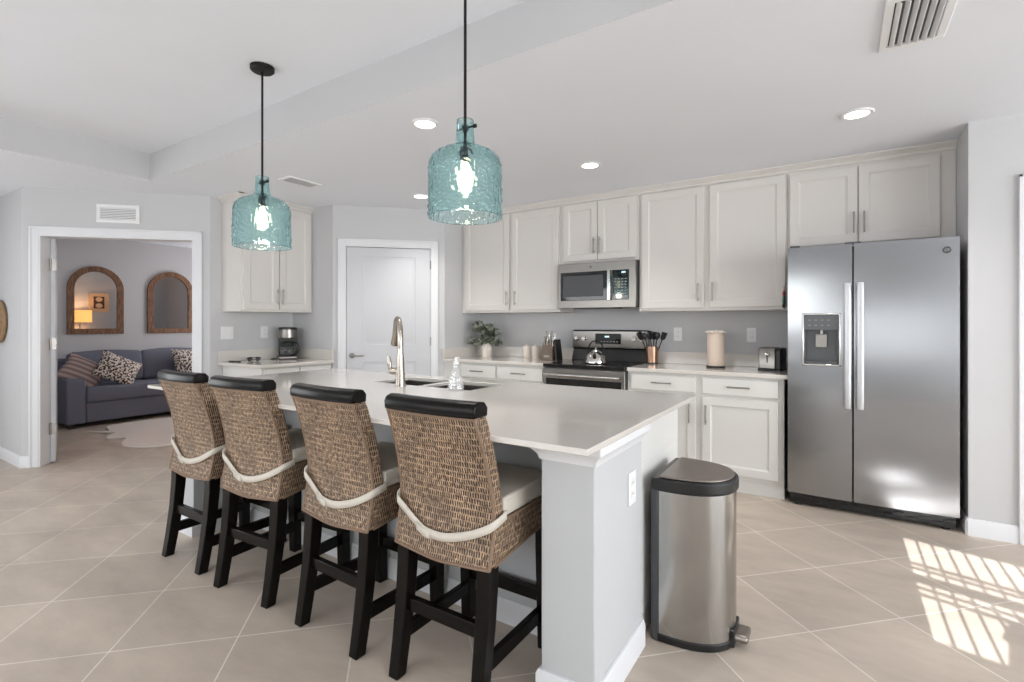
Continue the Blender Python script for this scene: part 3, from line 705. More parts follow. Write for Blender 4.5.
# ------------------------------------------------------------------ refrigerator
fr = thing('refrigerator', 'tall stainless side-by-side refrigerator with ice dispenser', 'refrigerator', (0, 0, 0))
FX0, FX1, FXM, FZ0, FZ1 = -.290, .612, .084, .09, 1.772
def fy_(x): u = (x - .161) / .451; return 3.955 + .014 * u * u        # softly bowed front
def fdoor(x0, x1, hole=None):
    bm = bmn(); xs = [x0 + (x1 - x0) * i / 8 for i in range(9)]; zs = [FZ0, FZ1]
    if hole: xs = sorted(xs + [hole[0], hole[1]]); xs = [x for x in xs if not any(0 < abs(x - h) < .012 for h in hole[:2])]; zs = [FZ0, hole[2], hole[3], FZ1]
    G = [[bm.verts.new((x, fy_(x), z)) for x in xs] for z in zs]; K = [[bm.verts.new((x, 4.03, z)) for x in xs] for z in (FZ0, FZ1)]
    n = len(xs) - 1
    for j in range(len(zs) - 1):
        for i in range(n):
            if hole and j == 1 and xs[i] >= hole[0] - 1e-6 and xs[i + 1] <= hole[1] + 1e-6: continue
            bm.faces.new((G[j][i], G[j][i + 1], G[j + 1][i + 1], G[j + 1][i]))
    for i in range(n):
        bm.faces.new((K[0][i], K[0][i + 1], K[1][i + 1], K[1][i])); bm.faces.new((G[0][i], G[0][i + 1], K[0][i + 1], K[0][i])); bm.faces.new((G[-1][i], G[-1][i + 1], K[1][i + 1], K[1][i]))
    for i in (0, n):
        c = [G[j][i] for j in range(len(zs))] + [K[1][i], K[0][i]]; bm.faces.new(c)
    return bm
bm = bmn(); box(bm, FX0 + .006, FX1 - .006, 4.036, 4.62, .05, 1.765); obj('cabinet', bm, 'fside', fr, bev=.003)
HL = (-.196, .010, .975, 1.313)
fd = obj('freezer_door', fdoor(FX0, FXM - .005, HL), 'steel', fr, ang=20)
rd = obj('fridge_door', fdoor(FXM + .005, FX1), 'steel', fr, ang=20)
for par, x in ((fd, .053), (rd, .121)):
    bm = bmn(); y = 3.955; rr = []
    for z, o in ((.70, .048), (.74, .052), (1.1, .054), (1.46, .052), (1.515, .048)):
        rr.append([bm.verts.new((x + a * .021, y - o + b, z)) for a, b in ((-1, .004), (-.75, -.010), (0, -.014), (.75, -.010), (1, .004), (.6, .014), (-.6, .014))])
    for a, b in zip(rr, rr[1:]):
        for j in range(7): bm.faces.new((a[j], a[(j + 1) % 7], b[(j + 1) % 7], b[j]))
    bm.faces.new(rr[0]); bm.faces.new(rr[-1][::-1])
    for z in (.74, 1.475): box(bm, x - .011, x + .011, y - .04, y + .004, z - .018, z + .018)
    obj('handle', bm, 'hsteel', par, bev=.003)['label'] = 'long vertical steel door handle'
# dispenser
a, b, c, d = HL
bm = bmn(); yy = 3.957
box(bm, a - .008, a + .004, yy - .008, yy + .05, c - .008, d + .008); box(bm, b - .004, b + .008, yy - .008, yy + .05, c - .008, d + .008)
box(bm, a - .008, b + .008, yy - .008, yy + .05, c - .008, c + .006); box(bm, a - .008, b + .008, yy - .008, yy + .05, d - .004, d + .008)
ds = obj('dispenser_frame', bm, 'chrome', fd, bev=.004)
bm = bmn(); box(bm, a + .003, b - .003, yy - .004, 4.02, d - .105, d - .003); box(bm, a + .003, b - .003, 4.012, 4.024, c + .005, d - .1)
box(bm, a + .003, a + .012, yy, 4.02, c + .005, d - .1); box(bm, b - .012, b - .003, yy, 4.02, c + .005, d - .1); box(bm, a + .003, b - .003, yy, 4.02, c + .005, c + .02)
obj('dispenser_cavity', bm, 'grey', fd, bev=.002)
bm = bmn(); box(bm, (a + b) / 2 - .034, (a + b) / 2 + .034, 3.985, 3.997, c + .115, c + .205); cyl(bm, ((a + b) / 2, 3.99, c + .2), ((a + b) / 2, 3.99, d - .1), .012)
obj('dispenser_paddle', bm, 'nickel', fd, bev=.003)
for k in range(4):
    for j in range(2): obj('dispenser_key', box(bmn(), a + .03 + k * .036, a + .044 + k * .036, yy - .0052, yy - .0035, d - .04 - j * .035, d - .036 - j * .035), 'keys', fd)
bm = bmn(); box(bm, FX0 + .015, FX1 - .015, 4.0, 4.05, .014, .085)
for k in range(14): box(bm, FX0 + .03 + k * .062, FX0 + .08 + k * .062, 3.99, 4.0, .03 + .018 * (k % 2), .044 + .018 * (k % 2))
for x in (FX0 + .06, FX1 - .06): cyl(bm, (x, 4.02, .001), (x, 4.02, .02), .02)
obj('kick_grille', bm, 'black', fr)
bm = bmn(); box(bm, FXM - .045, FXM + .045, 4.0, 4.04, 1.773, 1.79); box(bm, FX0 + .01, FX0 + .07, 4.0, 4.1, 1.773, 1.79); obj('hinge_cover', bm, 'dgrey', fr, bev=.004)
def text(body, size, m, parent, loc, rot, name='lettering', ext=.0006, shear=0.):
    cu = bpy.data.curves.new(name, 'FONT'); cu.body = body; cu.size = size; cu.extrude = ext; cu.align_x = 'CENTER'; cu.align_y = 'CENTER'; cu.shear = shear
    o = bpy.data.objects.new(name, cu); COL.objects.link(o); bpy.context.view_layer.update()
    me = bpy.data.meshes.new_from_object(o.evaluated_get(bpy.context.evaluated_depsgraph_get())); bpy.data.objects.remove(o)
    o = bpy.data.objects.new(name, me); COL.objects.link(o); me.materials.clear(); me.materials.append(M[m]); o.parent = parent; o.location = loc; o.rotation_euler = rot; return o
def badge(par, x, y, z, r):
    bm = bmn(); lathe(bm, [(0, 0), (r, 0), (r, .002), (r * .86, .002), (r * .84, .0012), (0, .0012)], 28)
    bmesh.ops.rotate(bm, matrix=Matrix.Rotation(R(90), 3, 'X'), verts=bm.verts); bmesh.ops.translate(bm, vec=(x, y, z), verts=bm.verts)
    o = obj('badge', bm, 'dgrey', par); o['label'] = 'small round grey emblem'
    text('GE', r * 1.05, 'chrome', o, (x, y - .002, z), (R(90), 0, 0), shear=.25)
badge(rd, .552, fy_(.552) - .0005, 1.695, .0205)

# ------------------------------------------------------------------ microwave over the range
mw = thing('microwave', 'stainless over-the-range microwave with black glass door', 'microwave', (0, 0, 0))
mx0, mx1, mz0, mz1, my = -2.236, -1.474, 1.395, 1.812, 4.262
bm = bmn(); box(bm, mx0, mx1, my + .03, YW, mz0 + .012, mz1); obj('casing', bm, 'fside', mw, bev=.003)
bm = bmn(); box(bm, mx0, mx1, my, my + .028, mz0, mz1); fp_ = obj('front_panel', bm, 'steelv', mw, bev=.004)
bm = bmn(); box(bm, mx0 + .03, -1.735, my - .006, my + .001, 1.465, 1.73); md = obj('door_glass', bm, 'bglass', mw, bev=.003)
bm = bmn(); box(bm, mx0 + .06, -1.775, my - .0075, my - .005, 1.50, 1.695); obj('window_mesh', bm, 'dgrey', md)
bm = bmn(); box(bm, -1.73, -1.70, my - .03, my - .018, 1.462, 1.732); 
for z in (1.49, 1.70): box(bm, -1.724, -1.706, my - .02, my + .001, z - .012, z + .012)
obj('handle', bm, 'chrome', mw, bev=.004)
bm = bmn(); box(bm, -1.69, -1.535, my - .006, my + .001, 1.465, 1.73); cp = obj('control_panel', bm, 'bglass', mw, bev=.003)
bm = bmn(); 
for i, (x, w) in enumerate(((-1.60, .008), (-1.587, .008), (-1.574, .008))): box(bm, x, x + w, my - .0075, my - .006, 1.70, 1.714)
obj('clock_display', bm, 'display', cp)
bm = bmn()
for r_ in range(7):
    for c_ in range(4): box(bm, -1.665 + c_ * .031, -1.648 + c_ * .031, my - .0072, my - .006, 1.49 + r_ * .026, 1.497 + r_ * .026)
obj('keypad', bm, 'keys', cp)
bm = bmn(); box(bm, mx0 + .15, mx1 - .2, my + .03, my + .2, mz0 - .006, mz0 + .012); obj('vent_grille', bm, 'black', mw)
badge(fp_, -1.90, my - .0005, 1.772, .011)

# ------------------------------------------------------------------ range
rg_ = thing('range', 'stainless electric range with black glass cooktop', 'range', (0, 0, 0))
rx0, rx1, ry = -2.240, -1.468, 3.985
bm = bmn(); box(bm, rx0, rx1, ry + .03, YW - .004, .03, .862)
for x in (rx0 + .04, rx1 - .04):
    for y in (ry + .08, 4.58): cyl(bm, (x, y, .0005), (x, y, .032), .018)
obj('oven_body', bm, 'fside', rg_, bev=.002)
bm = bmn(); box(bm, rx0, rx1, ry - .01, 4.56, .863, .893); ck = obj('cooktop', bm, 'bglass', rg_, bev=.006, seg=3)
bm = bmn()
for x, y, r_ in ((-2.05, 4.15, .1), (-1.66, 4.15, .09), (-2.05, 4.40, .075), (-1.66, 4.40, .1)): lathe(bm, [(r_, .8932), (r_ - .003, .8936), (r_ - .006, .8932)], 40, (x, y))
obj('burner_ring', bm, 'dgrey', ck)
bm = bmn(); extr(bm, [(4.555, .894), (4.6, .894), (4.634, .894), (4.634, 1.19), (4.605, 1.19), (4.59, 1.175), (4.583, 1.02), (4.60, 1.0)], 'x', rx0 + .004, rx1 - .004)
bg = obj('backguard', bm, 'black', rg_, bev=.003)
bm = bmn(); extr(bm, [(4.580, 1.03), (4.583, 1.015), (4.606, 1.012), (4.61, 1.185), (4.586, 1.178)], 'x', rx0 + .002, rx1 - .002); obj('control_fascia', bm, 'steelv', bg, bev=.003)
bm = bmn(); box(bm, -1.99, -1.73, 4.573, 4.584, 1.055, 1.155); dp = obj('control_display', bm, 'bglass', bg, bev=.002)
bm = bmn()
for x in (-1.89, -1.878, -1.866, -1.854): box(bm, x, x + .008, 4.5715, 4.573, 1.118, 1.134)
obj('clock_digits', bm, 'display', dp)
bm = bmn()
for k in range(7): box(bm, -1.97 + k * .033, -1.952 + k * .033, 4.572, 4.573, 1.075, 1.081)
obj('keypad', bm, 'keys', dp)
for x in (-2.19, -2.11, -1.60, -1.525):
    bm = bmn(); cyl(bm, (x, 4.584, 1.105), (x, 4.578, 1.105), .028, 24); cyl(bm, (x, 4.579, 1.105), (x, 4.553, 1.105), .021, 24); box(bm, x - .004, x + .004, 4.545, 4.555, 1.087, 1.123)
    obj('knob', bm, 'chrome', bg, bev=.002)
bm = bmn(); box(bm, rx0 + .004, rx1 - .004, ry, ry + .029, .19, .855); od = obj('oven_door', bm, 'steelv', rg_, bev=.004)
bm = bmn(); box(bm, rx0 + .03, rx1 - .03, ry - .006, ry + .001, .26, .765); obj('oven_window', bm, 'bglass', od, bev=.003)
bm = bmn(); cyl(bm, (rx0 + .03, ry - .045, .80), (rx1 - .03, ry - .045, .80), .013)
for x in (rx0 + .06, rx1 - .06): cyl(bm, (x, ry - .045, .80), (x, ry + .001, .80), .009)
obj('handle', bm, 'chrome', od)
bm = bmn(); box(bm, rx0 + .004, rx1 - .004, ry, ry + .029, .04, .182); obj('warming_drawer', bm, 'steelv', rg_, bev=.004)

# ------------------------------------------------------------------ step bin
bn = thing('trash_can', 'stainless half-round step trash can with dark lid beside the island', 'trash can', (-.622, 2.145, 0))
def dshape(rx, ry_, off=0., n=28):
    p = [(off, -ry_)]
    for i in range(n + 1):
        a = -PI / 2 + PI * i / n; c, s = math.cos(a), math.sin(a)
        p.append((off + .025 + (rx - .025 - off) * abs(c) ** .8, ry_ * (abs(s) ** .9) * (1 if s > 0 else -1)))
    p.append((off, ry_)); return p
obj('body', prism(bmn(), dshape(.285, .168, .028), .03, .595), 'binsteel', bn, bev=.003, ang=25)
obj('back_plate', prism(bmn(), [(0, -.168), (.027, -.172), (.027, .172), (0, .168)], .004, .62), 'dgrey', bn, bev=.003)
obj('base_ring', prism(bmn(), dshape(.288, .171, .025), .001, .031), 'black', bn, bev=.004)
obj('lid_rim', prism(bmn(), dshape(.294, .182, .002), .596, .644), 'black', bn, bev=.008, seg=3)
obj('lid', prism(bmn(), dshape(.280, .168, .03), .6445, .652), 'binlid', bn, bev=.004, seg=3)
bm = bmn(); box(bm, .27, .335, -.05, .05, .022, .05); pd = obj('pedal', bm, 'binlid', bn, bev=.012, seg=3)
bm = bmn(); box(bm, .262, .289, -.06, .06, .002, .07); obj('pedal_recess', bm, 'black', bn, bev=.004)

# ------------------------------------------------------------------ pendants
def make_pendant(label, x, y):
    t = thing('pendant_light', label, 'pendant light', (x, y, H2), 0, 'teal glass pendants over the island')
    bm = bmn(); lathe(bm, [(0, -.0005), (.062, -.0005), (.062, -.018), (.055, -.025), (.012, -.028), (0, -.028)], 32); obj('ceiling_canopy', bm, 'bmetal', t)
    bm = bmn(); cyl(bm, (0, 0, -.026), (0, 0, -.70), .006, 12); obj('rod', bm, 'bmetal', t)
    zt_ = -.605
    prof = [(.034, zt_), (.034, zt_ - .02), (.035, zt_ - .05), (.038, zt_ - .08), (.044, zt_ - .097), (.06, zt_ - .108), (.088, zt_ - .118), (.115, zt_ - .133), (.134, zt_ - .153), (.1425, zt_ - .18)]
    prof += [(.1425 + .002 * k / 10, zt_ - .18 - (.205) * k / 14) for k in range(1, 15)]
    fine = []
    for (r0, z0), (r1, z1) in zip(prof, prof[1:]):
        n = 3
        for k in range(n): fine.append((r0 + (r1 - r0) * k / n, z0 + (z1 - z0) * k / n))
    fine.append(prof[-1])
    def disp(a, z, r):                       # hammered dimples
        if r < .06: return 0
        k = min(1, (r - .06) / .05); v = 0
        u = a * .145
        for (fx_, fz_, ph) in ((62, 46, .3), (88, -71, 1.7), (47, 97, 2.9), (118, 38, 4.1)): v += math.sin(u * fx_ * 2.6 + z * fz_ * 2.6 + ph) * math.cos(z * fz_ * 1.9 - u * fx_ * 1.1 + ph * 2)
        return .0021 * k * v
    bm = bmn(); seg = 160
    def surf(dr, wob):
        return [[bm.verts.new(((r + dr + wob * disp(2 * PI * i / seg, z, r)) * math.cos(2 * PI * i / seg), (r + dr + wob * disp(2 * PI * i / seg, z, r)) * math.sin(2 * PI * i / seg), z)) for i in range(seg)] for r, z in fine]
    O_, I_ = surf(0, 1), surf(-.0035, .5)
    for G in (O_, I_):
        for a, b in zip(G, G[1:]):
            for i in range(seg): bm.faces.new((a[i], a[(i + 1) % seg], b[(i + 1) % seg], b[i]))
    for k in (0, -1):
        for i in range(seg): bm.faces.new((O_[k][i], O_[k][(i + 1) % seg], I_[k][(i + 1) % seg], I_[k][i]))
    obj('glass_shade', bm, 'teal', t, ang=180)
    bm = bmn(); zc = zt_ - .03
    cyl(bm, (-.043, 0, zc), (.043, 0, zc), .004, 10); cyl(bm, (.043, 0, zc), (.053, 0, zc), .008, 12); lathe(bm, [(0, zc - .012), (.014, zc - .01), (.014, zc + .01), (0, zc + .012)], 16)
    obj('shade_clamp', bm, 'bmetal', t)
    bm = bmn(); lathe(bm, [(0, -.69), (.008, -.69), (.012, -.705), (.02, -.712), (.021, -.765), (.017, -.77), (0, -.77)], 20); obj('socket', bm, 'bmetal', t)
    bm = bmn(); lathe(bm, [(0, -.771), (.012, -.771), (.016, -.79), (.027, -.83), (.0295, -.85), (.025, -.872), (.012, -.888), (0, -.892)], 20); obj('bulb', bm, 'bulb', t)
    return t
pa = make_pendant('teal hammered-glass pendant light, the nearer and larger one on the right', -1.240, 1.575)
dup(pa, (-2.653, 1.576, H2), 0, 'teal hammered-glass pendant light on the left, in front of the coffee nook cabinet')
for x in (-1.240, -2.653): lamp('POINT', 'pendant_lamp', (x, 1.575, H2 - 1.0), (0, 0, 0), 2.5, (1, .88, .72), shadow_soft_size=.04)

# ------------------------------------------------------------------ ceiling downlights, vents
def make_down(label, x, y):
    t = thing('recessed_light', label, 'ceiling light', (x, y, H1), 0, 'round recessed downlights in the kitchen ceiling')
    bm = bmn(); lathe(bm, [(.083, -.0004), (.083, -.004), (.076, -.009), (.06, -.007), (.058, -.0004)], 40, closed=True); obj('trim_ring', bm, 'white', t)
    bm = bmn(); lathe(bm, [(0, -.006), (.059, -.006), (.059, -.0006), (0, -.0006)], 40); obj('lens', bm, 'lens', t)
    return t
dl = [('recessed downlight just left of the right pendant', -2.058, 2.23), ('recessed downlight behind the right pendant, near the pantry door', -3.257, 3.475),
      ('recessed downlight above the microwave', -1.558, 3.484), ('recessed downlight in front of the refrigerator', .092, 3.452)]
d0 = make_down(*dl[0])
for l_, x, y in dl[1:]: dup(d0, (x, y, H1), 0, l_)
for l_, x, y in dl: lamp('SPOT', 'downlight_lamp', (x, y, H1 - .03), (0, 0, 0), 40, (1, .97, .925), spot_size=R(120), spot_blend=.9, shadow_soft_size=.06)
def register(name, label, mtx, w, h, n, dark=True, along='x'):
    t = thing(name, label, 'vent'); t.matrix_world = mtx       # local: face normal -z (down), w along x, h along y
    bm = bmn(); f = .03
    box(bm, -w / 2, w / 2, -h / 2, -h / 2 + f, -.012, -.0004); box(bm, -w / 2, w / 2, h / 2 - f, h / 2, -.012, -.0004)
    box(bm, -w / 2, -w / 2 + f, -h / 2 + f, h / 2 - f, -.012, -.0004); box(bm, w / 2 - f, w / 2, -h / 2 + f, h / 2 - f, -.012, -.0004)
    obj('frame', bm, 'white', t, bev=.003)
    bm = bmn(); box(bm, -w / 2 + f, w / 2 - f, -h / 2 + f, h / 2 - f, -.002, -.0004); obj('duct_opening', bm, 'dgrey', t)
    bm = bmn()
    for k in range(n):
        p = -1 + (2 * k + 1) / n
        if along == 'x': box(bm, -w / 2 + f, w / 2 - f, -.0065, .0065, -.001, .001, Matrix.Translation((0, p * (h / 2 - f), -.007)) @ Matrix.Rotation(R(-25), 4, 'X'))
        else: box(bm, -.011, .011, -h / 2 + f, h / 2 - f, -.001, .001, Matrix.Translation((p * (w / 2 - f), 0, -.011)) @ Matrix.Rotation(R(50), 4, 'Y'))
    obj('louvers', bm, 'white', t); return t
register('ceiling_vent', 'white louvred ceiling vent at the top right, near the refrigerator', Matrix.Translation((.258, 2.50, H1)), .22, .42, 6, along='y')
register('ceiling_vent', 'slim white ceiling vent in front of the coffee nook', Matrix.Translation((-3.77, 2.57, H1)), .17, .30, 5, along='y')
sv = .74 * r2
register('wall_vent', 'white return-air grille on the wall above the den doorway', Matrix(((r2, 0, -r2, D0[0] + sv), (r2, 0, r2, D0[1] + sv), (0, -1, 0, 2.237), (0, 0, 0, 1))), .34, .165, 7)

# ------------------------------------------------------------------ outlets and switches
def plate(name, label, mtx, gang=1, sw=False):
    t = thing(name, label, 'switch' if sw else 'outlet'); t.matrix_world = mtx       # plate in xz, facing -y
    w = .075 * (1 if gang == 1 else 1.62); bm = bmn(); box(bm, -w / 2, w / 2, -.006, -.0005, -.06, .06); obj('cover_plate', bm, 'white', t, bev=.002)
    for g in range(gang):
        x = (g - (gang - 1) / 2) * .046
        if sw:
            bm = bmn(); box(bm, x - .016, x + .016, -.0095, -.006, -.033, .033); obj('rocker', bm, 'white', t, bev=.001)
        else:
            for z in (-.02, .02):
                bm = bmn(); lathe(bm, [(0, 0), (.0165, 0), (.0165, .002), (0, .002)], 20); bmesh.ops.rotate(bm, matrix=Matrix.Rotation(R(90), 3, 'X'), verts=bm.verts); bmesh.ops.translate(bm, vec=(x, -.006, z), verts=bm.verts)
                s = obj('socket', bm, 'white', t)
                bm = bmn(); 
                for q in (-.006, .006): box(bm, x + q - .001, x + q + .001, -.0085, -.0078, z - .004, z + .005)
                obj('slots', bm, 'dgrey', s)
    return t
TR = Matrix.Translation; RZ = lambda a: Matrix.Rotation(R(a), 4, 'Z')
plate('wall_outlet', 'white outlet on the back wall between the utensil crock and paper towels', TR((-1.213, 4.64, 1.157)))
plate('wall_outlet', 'white outlet on the back wall above the toaster', TR((-.605, 4.64, 1.157)))
plate('wall_switch', 'white double light switch at the left of the coffee nook', TR((-4.9, 2.56, 1.164)) @ RZ(90), 2, True)
plate('wall_outlet', 'white outlet on the coffee nook wall left of the coffee maker', TR((-4.9, 2.93, 1.166)) @ RZ(90))
plate('wall_outlet', 'white outlet on the end panel of the island above the trash can', TR((-.64, 1.80, .645)) @ RZ(90))

# ------------------------------------------------------------------ things on the back worktops
Z0 = CT + .0006
# plant in vase
pl = thing('potted_plant', 'bushy grey-green eucalyptus stems in a cream vase left of the range', 'plant', (-3.20, 4.44, Z0))
bm = bmn(); lathe(bm, [(0, 0), (.05, 0), (.054, .01), (.055, .10), (.05, .13), (.036, .148), (.034, .16), (.038, .168), (.033, .168), (.03, .15), (.045, .12), (.045, .012), (0, .012)], 28); obj('vase', bm, 'ceramic', pl)
bm = bmn(); lf = bmn()
for k in range(74):
    a = random.uniform(0, 2 * PI); el = random.uniform(.25, 1.35); L = random.uniform(.15, .235)
    if math.sin(a) > 0: L *= .62
    tip = Vector((math.cos(a) * math.cos(el) * L * 1.25, math.sin(a) * math.cos(el) * L * .9, .16 + math.sin(el) * L - (.06 if el < .5 else 0)))
    mid = Vector((tip.x * .35, tip.y * .35, .16 + (tip.z - .16) * .62 + .02)); P = smoothpts([(0, 0, .10), (0, 0, .165), mid, tip], 4); tube(bm, P, .0018, 5)
    for j in range(5, len(P)):
        for s in (-1, 1):
            d = Vector((random.uniform(-1, 1), random.uniform(-1, 1), random.uniform(-.5, .8))).normalized(); q = P[j]; l2 = random.uniform(.03, .048); wv = d.orthogonal().normalized() * l2 * .42
            nn = d.cross(wv).normalized() * .004
            c = [q, q + d * l2 * .3 + wv, q + d * l2 * .75 + wv * .8, q + d * l2, q + d * l2 * .75 - wv * .8, q + d * l2 * .3 - wv]; m_ = q + d * l2 * .5 + nn
            vs = [lf.verts.new(x) for x in c]; mv = lf.verts.new(m_)
            for i in range(6): lf.faces.new((vs[i], vs[(i + 1) % 6], mv))
obj('stems', bm, 'stem', pl); fo = obj('foliage', lf, 'leaf', pl); fo['kind'] = 'stuff'
# canisters
def canister(label, x, y):
    t = thing('canister', label, 'canister', (x, y, Z0), 0, 'cream canisters by the knife block')
    bm = bmn(); lathe(bm, [(0, 0), (.036, 0), (.039, .006), (.039, .112), (0, .112)], 24); obj('jar', bm, 'ceramic', t)
    bm = bmn(); lathe(bm, [(0, .1125), (.037, .1125), (.037, .124), (.03, .128), (.008, .13), (.009, .142), (0, .145)], 24); obj('lid', bm, 'ceramic', t); return t
c0 = canister('small cream canister, the left of the pair near the knife block', -2.742, 4.52)
dup(c0, (-2.648, 4.545, Z0), 0, 'small cream canister, the right of the pair beside the knife block')
kb = thing('knife_block', 'wooden knife block with steel-handled knives left of the range', 'knife block', (-2.405, 4.40, Z0))
bm = bmn(); extr(bm, [(-.055, 0), (.07, 0), (.07, .165), (.015, .205), (-.055, .10)], 'x', -.065, .065); blk = obj('block', bm, 'kwood', kb, bev=.004)
bm = bmn(); box(bm, -.03, .03, -.0562, -.055, .03, .05); obj('label_plate', bm, 'nickel', blk)
dv = Vector((0, -.62, .78)).normalized()
for i, (x, u) in enumerate(((-.045, .035), (-.015, .035), (.02, .035), (.05, .035), (-.045, .07), (-.012, .07), (.02, .07), (.05, .07))):
    p = Vector((x, -.055 + u, .10 + u * 1.5)) - dv * .004; e = Vector((0, .12, 1)).normalized()
    bm = bmn(); tube(bm, [p, p + e * .035, p + e * .075, p + e * .09], [.0085, .0075, .0095, .006], 10, .75); obj('knife_handle', bm, 'chrome' if i % 2 else 'nickel', kb)
cb = thing('cutting_board', 'narrow black board leaning between the knife block and the range', 'cutting board', (-2.272, 4.36, Z0))
bm = bmn(); box(bm, -.008, .008, -.06, .06, 0, .21, Matrix.Rotation(R(-7), 4, 'Y')); obj('board', bm, 'black', cb, bev=.004)
# kettle on the cooktop
ke = thing('kettle', 'shiny steel kettle with black handle on the cooktop', 'kettle', (-1.83, 4.22, .8945))
bm = bmn(); lathe(bm, [(0, 0), (.09, 0), (.098, .008), (.096, .03), (.085, .065), (.06, .095), (.035, .108), (0, .112)], 36); obj('body', bm, 'chrome', ke)
bm = bmn(); lathe(bm, [(.036, .1085), (.03, .118), (.012, .124), (.009, .134), (.013, .142), (0, .147)], 24); obj('lid', bm, 'chrome', ke)
bm = bmn(); tube(bm, smoothpts([(-.075, 0, .07), (-.07, 0, .14), (-.04, 0, .19), (.0, 0, .20), (.04, 0, .19), (.07, 0, .14), (.075, 0, .07)], 5), .006, 10); obj('handle', bm, 'bmetal', ke)
bm = bmn(); tube(bm, [(.02, -.07, .05), (.03, -.105, .085), (.035, -.12, .105)], [.02, .014, .011], 12); obj('spout', bm, 'chrome', ke)
# utensil crock
cr = thing('utensil_crock', 'copper-coloured crock full of black utensils right of the range', 'crock', (-1.405, 4.50, Z0))
bm = bmn(); lathe(bm, [(0, 0), (.053, 0), (.054, .012), (.054, .155), (.05, .155), (.05, .014), (0, .014)], 28); obj('crock', bm, 'copper', cr)
bm = bmn(); lathe(bm, [(.0545, .0005), (.0555, .0005), (.0555, .012), (.0545, .012)], 28, closed=True); obj('base_band', bm, 'black', cr)
for i, (x, y, lean, az, kind) in enumerate(((-.02, .0, .42, 3.2, 0), (-.005, -.015, .28, 3.9, 1), (.01, .01, .05, 1.2, 2), (.02, -.01, .2, -.3, 1), (.03, .0, .36, 0.1, 2), (0, .02, .14, 2.6, 0))):
    d = Vector((math.sin(lean) * math.cos(az), math.sin(lean) * math.sin(az), math.cos(lean))); p = Vector((x * .6, y, .016 + abs(.04 * math.sin(lean)))); bm = bmn()
    tube(bm, [p, p + d * .20], .005, 8); q = p + d * .20
    if kind == 0: tube(bm, [q - d * .005, q + d * .012, q + d * .06, q + d * .075], [.008, .028, .03, .02], 12, .25)
    elif kind == 1: tube(bm, [q - d * .005, q + d * .015, q + d * .035, q + d * .055, q + d * .065], [.006, .02, .026, .02, .008], 12, .5)
    else: tube(bm, [q - d * .005, q + d * .01, q + d * .07], [.006, .024, .027], 8, .15)
    tag(obj('utensil', bm, 'black', loc=(-1.405, 4.50, Z0)), 'black kitchen utensil standing in the copper crock', 'utensil', 'black utensils in the crock')
# paper towel roll
pt = thing('paper_towel_holder', 'cream paper towel roll on a dark round base beside the toaster', 'paper towel holder', (-.845, 4.40, Z0))
bm = bmn(); lathe(bm, [(0, 0), (.075, 0), (.075, .01), (.07, .014), (0, .014)], 32); obj('base', bm, 'black', pt)
bm = bmn(); lathe(bm, [(.02, .015), (.064, .015), (.066, .02), (.066, .284), (.062, .288), (.02, .288)], 40, closed=True); obj('paper_roll', bm, 'cream', pt)
bm = bmn(); n = 60; ring0 = []
prf = [(.0, .303), (.03, .303), (.058, .301), (.076, .295), (.082, .287), (.078, .290), (.05, .293), (0, .293)]
bm2 = lathe(bm, prf, n)
for v in bm.verts:
    r_ = math.hypot(v.co.x, v.co.y)
    if r_ > .05: a = math.atan2(v.co.y, v.co.x); v.co.z += .0035 * math.sin(9 * a); v.co.x *= 1 + .05 * math.sin(9 * a + 1); v.co.y *= 1 + .05 * math.sin(9 * a + 1)
cyl(bm, (0, 0, .014), (0, 0, .31), .008, 12); obj('frilled_cap', bm, 'ceramic', pt)
# toaster
to = thing('toaster', 'small stainless two-slot toaster beside the refrigerator', 'toaster', (-.435, 4.42, Z0), R(-6))
bm = bmn(); extr(bm, [(-.11, .012), (.11, .012), (.11, .15), (.095, .175), (-.095, .175), (-.11, .15)], 'x', -.07, .05); obj('body', bm, 'steelv', to, bev=.008, seg=3)
bm = bmn(); box(bm, -.075, .085, -.115, .115, 0, .0125); extr(bm, [(-.108, .0125), (.108, .0125), (.108, .15), (.092, .172), (-.092, .172), (-.108, .15)], 'x', .0505, .083); obj('end_cap', bm, 'black', to, bev=.004)
bm = bmn(); 
for x in (-.04, .012): box(bm, x, x + .026, -.075, .075, .1745, .1762)
obj('slot', bm, 'black', to)
bm = bmn(); box(bm, -.012, -.004, -.112, -.1095, .06, .13); obj('lever_track', bm, 'black', to); bm = bmn(); box(bm, -.025, .009, -.13, -.1105, .118, .132); obj('lever', bm, 'chrome', to, bev=.003)
# ornament hanging on the cabinet side above the toaster
orn = thing('ornament', 'small red and green ornament hanging beside the refrigerator', 'ornament', (-.340, 4.306, 1.375))
bm = bmn(); tube(bm, [(0, 0, .16), (0, -.003, .12)], .002, 6); tube(bm, [(0, -.008, .125), (0, -.008, .10), (0, -.008, .085)], [.006, .011, .008], 10); obj('red_bead', bm, 'red', orn)
bm = bmn(); tube(bm, [(0, -.009, .086), (0, -.009, .05), (0, -.009, .028)], [.008, .011, .009], 10); obj('green_bead', bm, 'green', orn)
bm = bmn(); tube(bm, [(0, -.009, .03), (-.004, -.009, .008), (.004, -.009, -.012)], [.008, .010, .003], 10); obj('tassel', bm, 'black', orn)

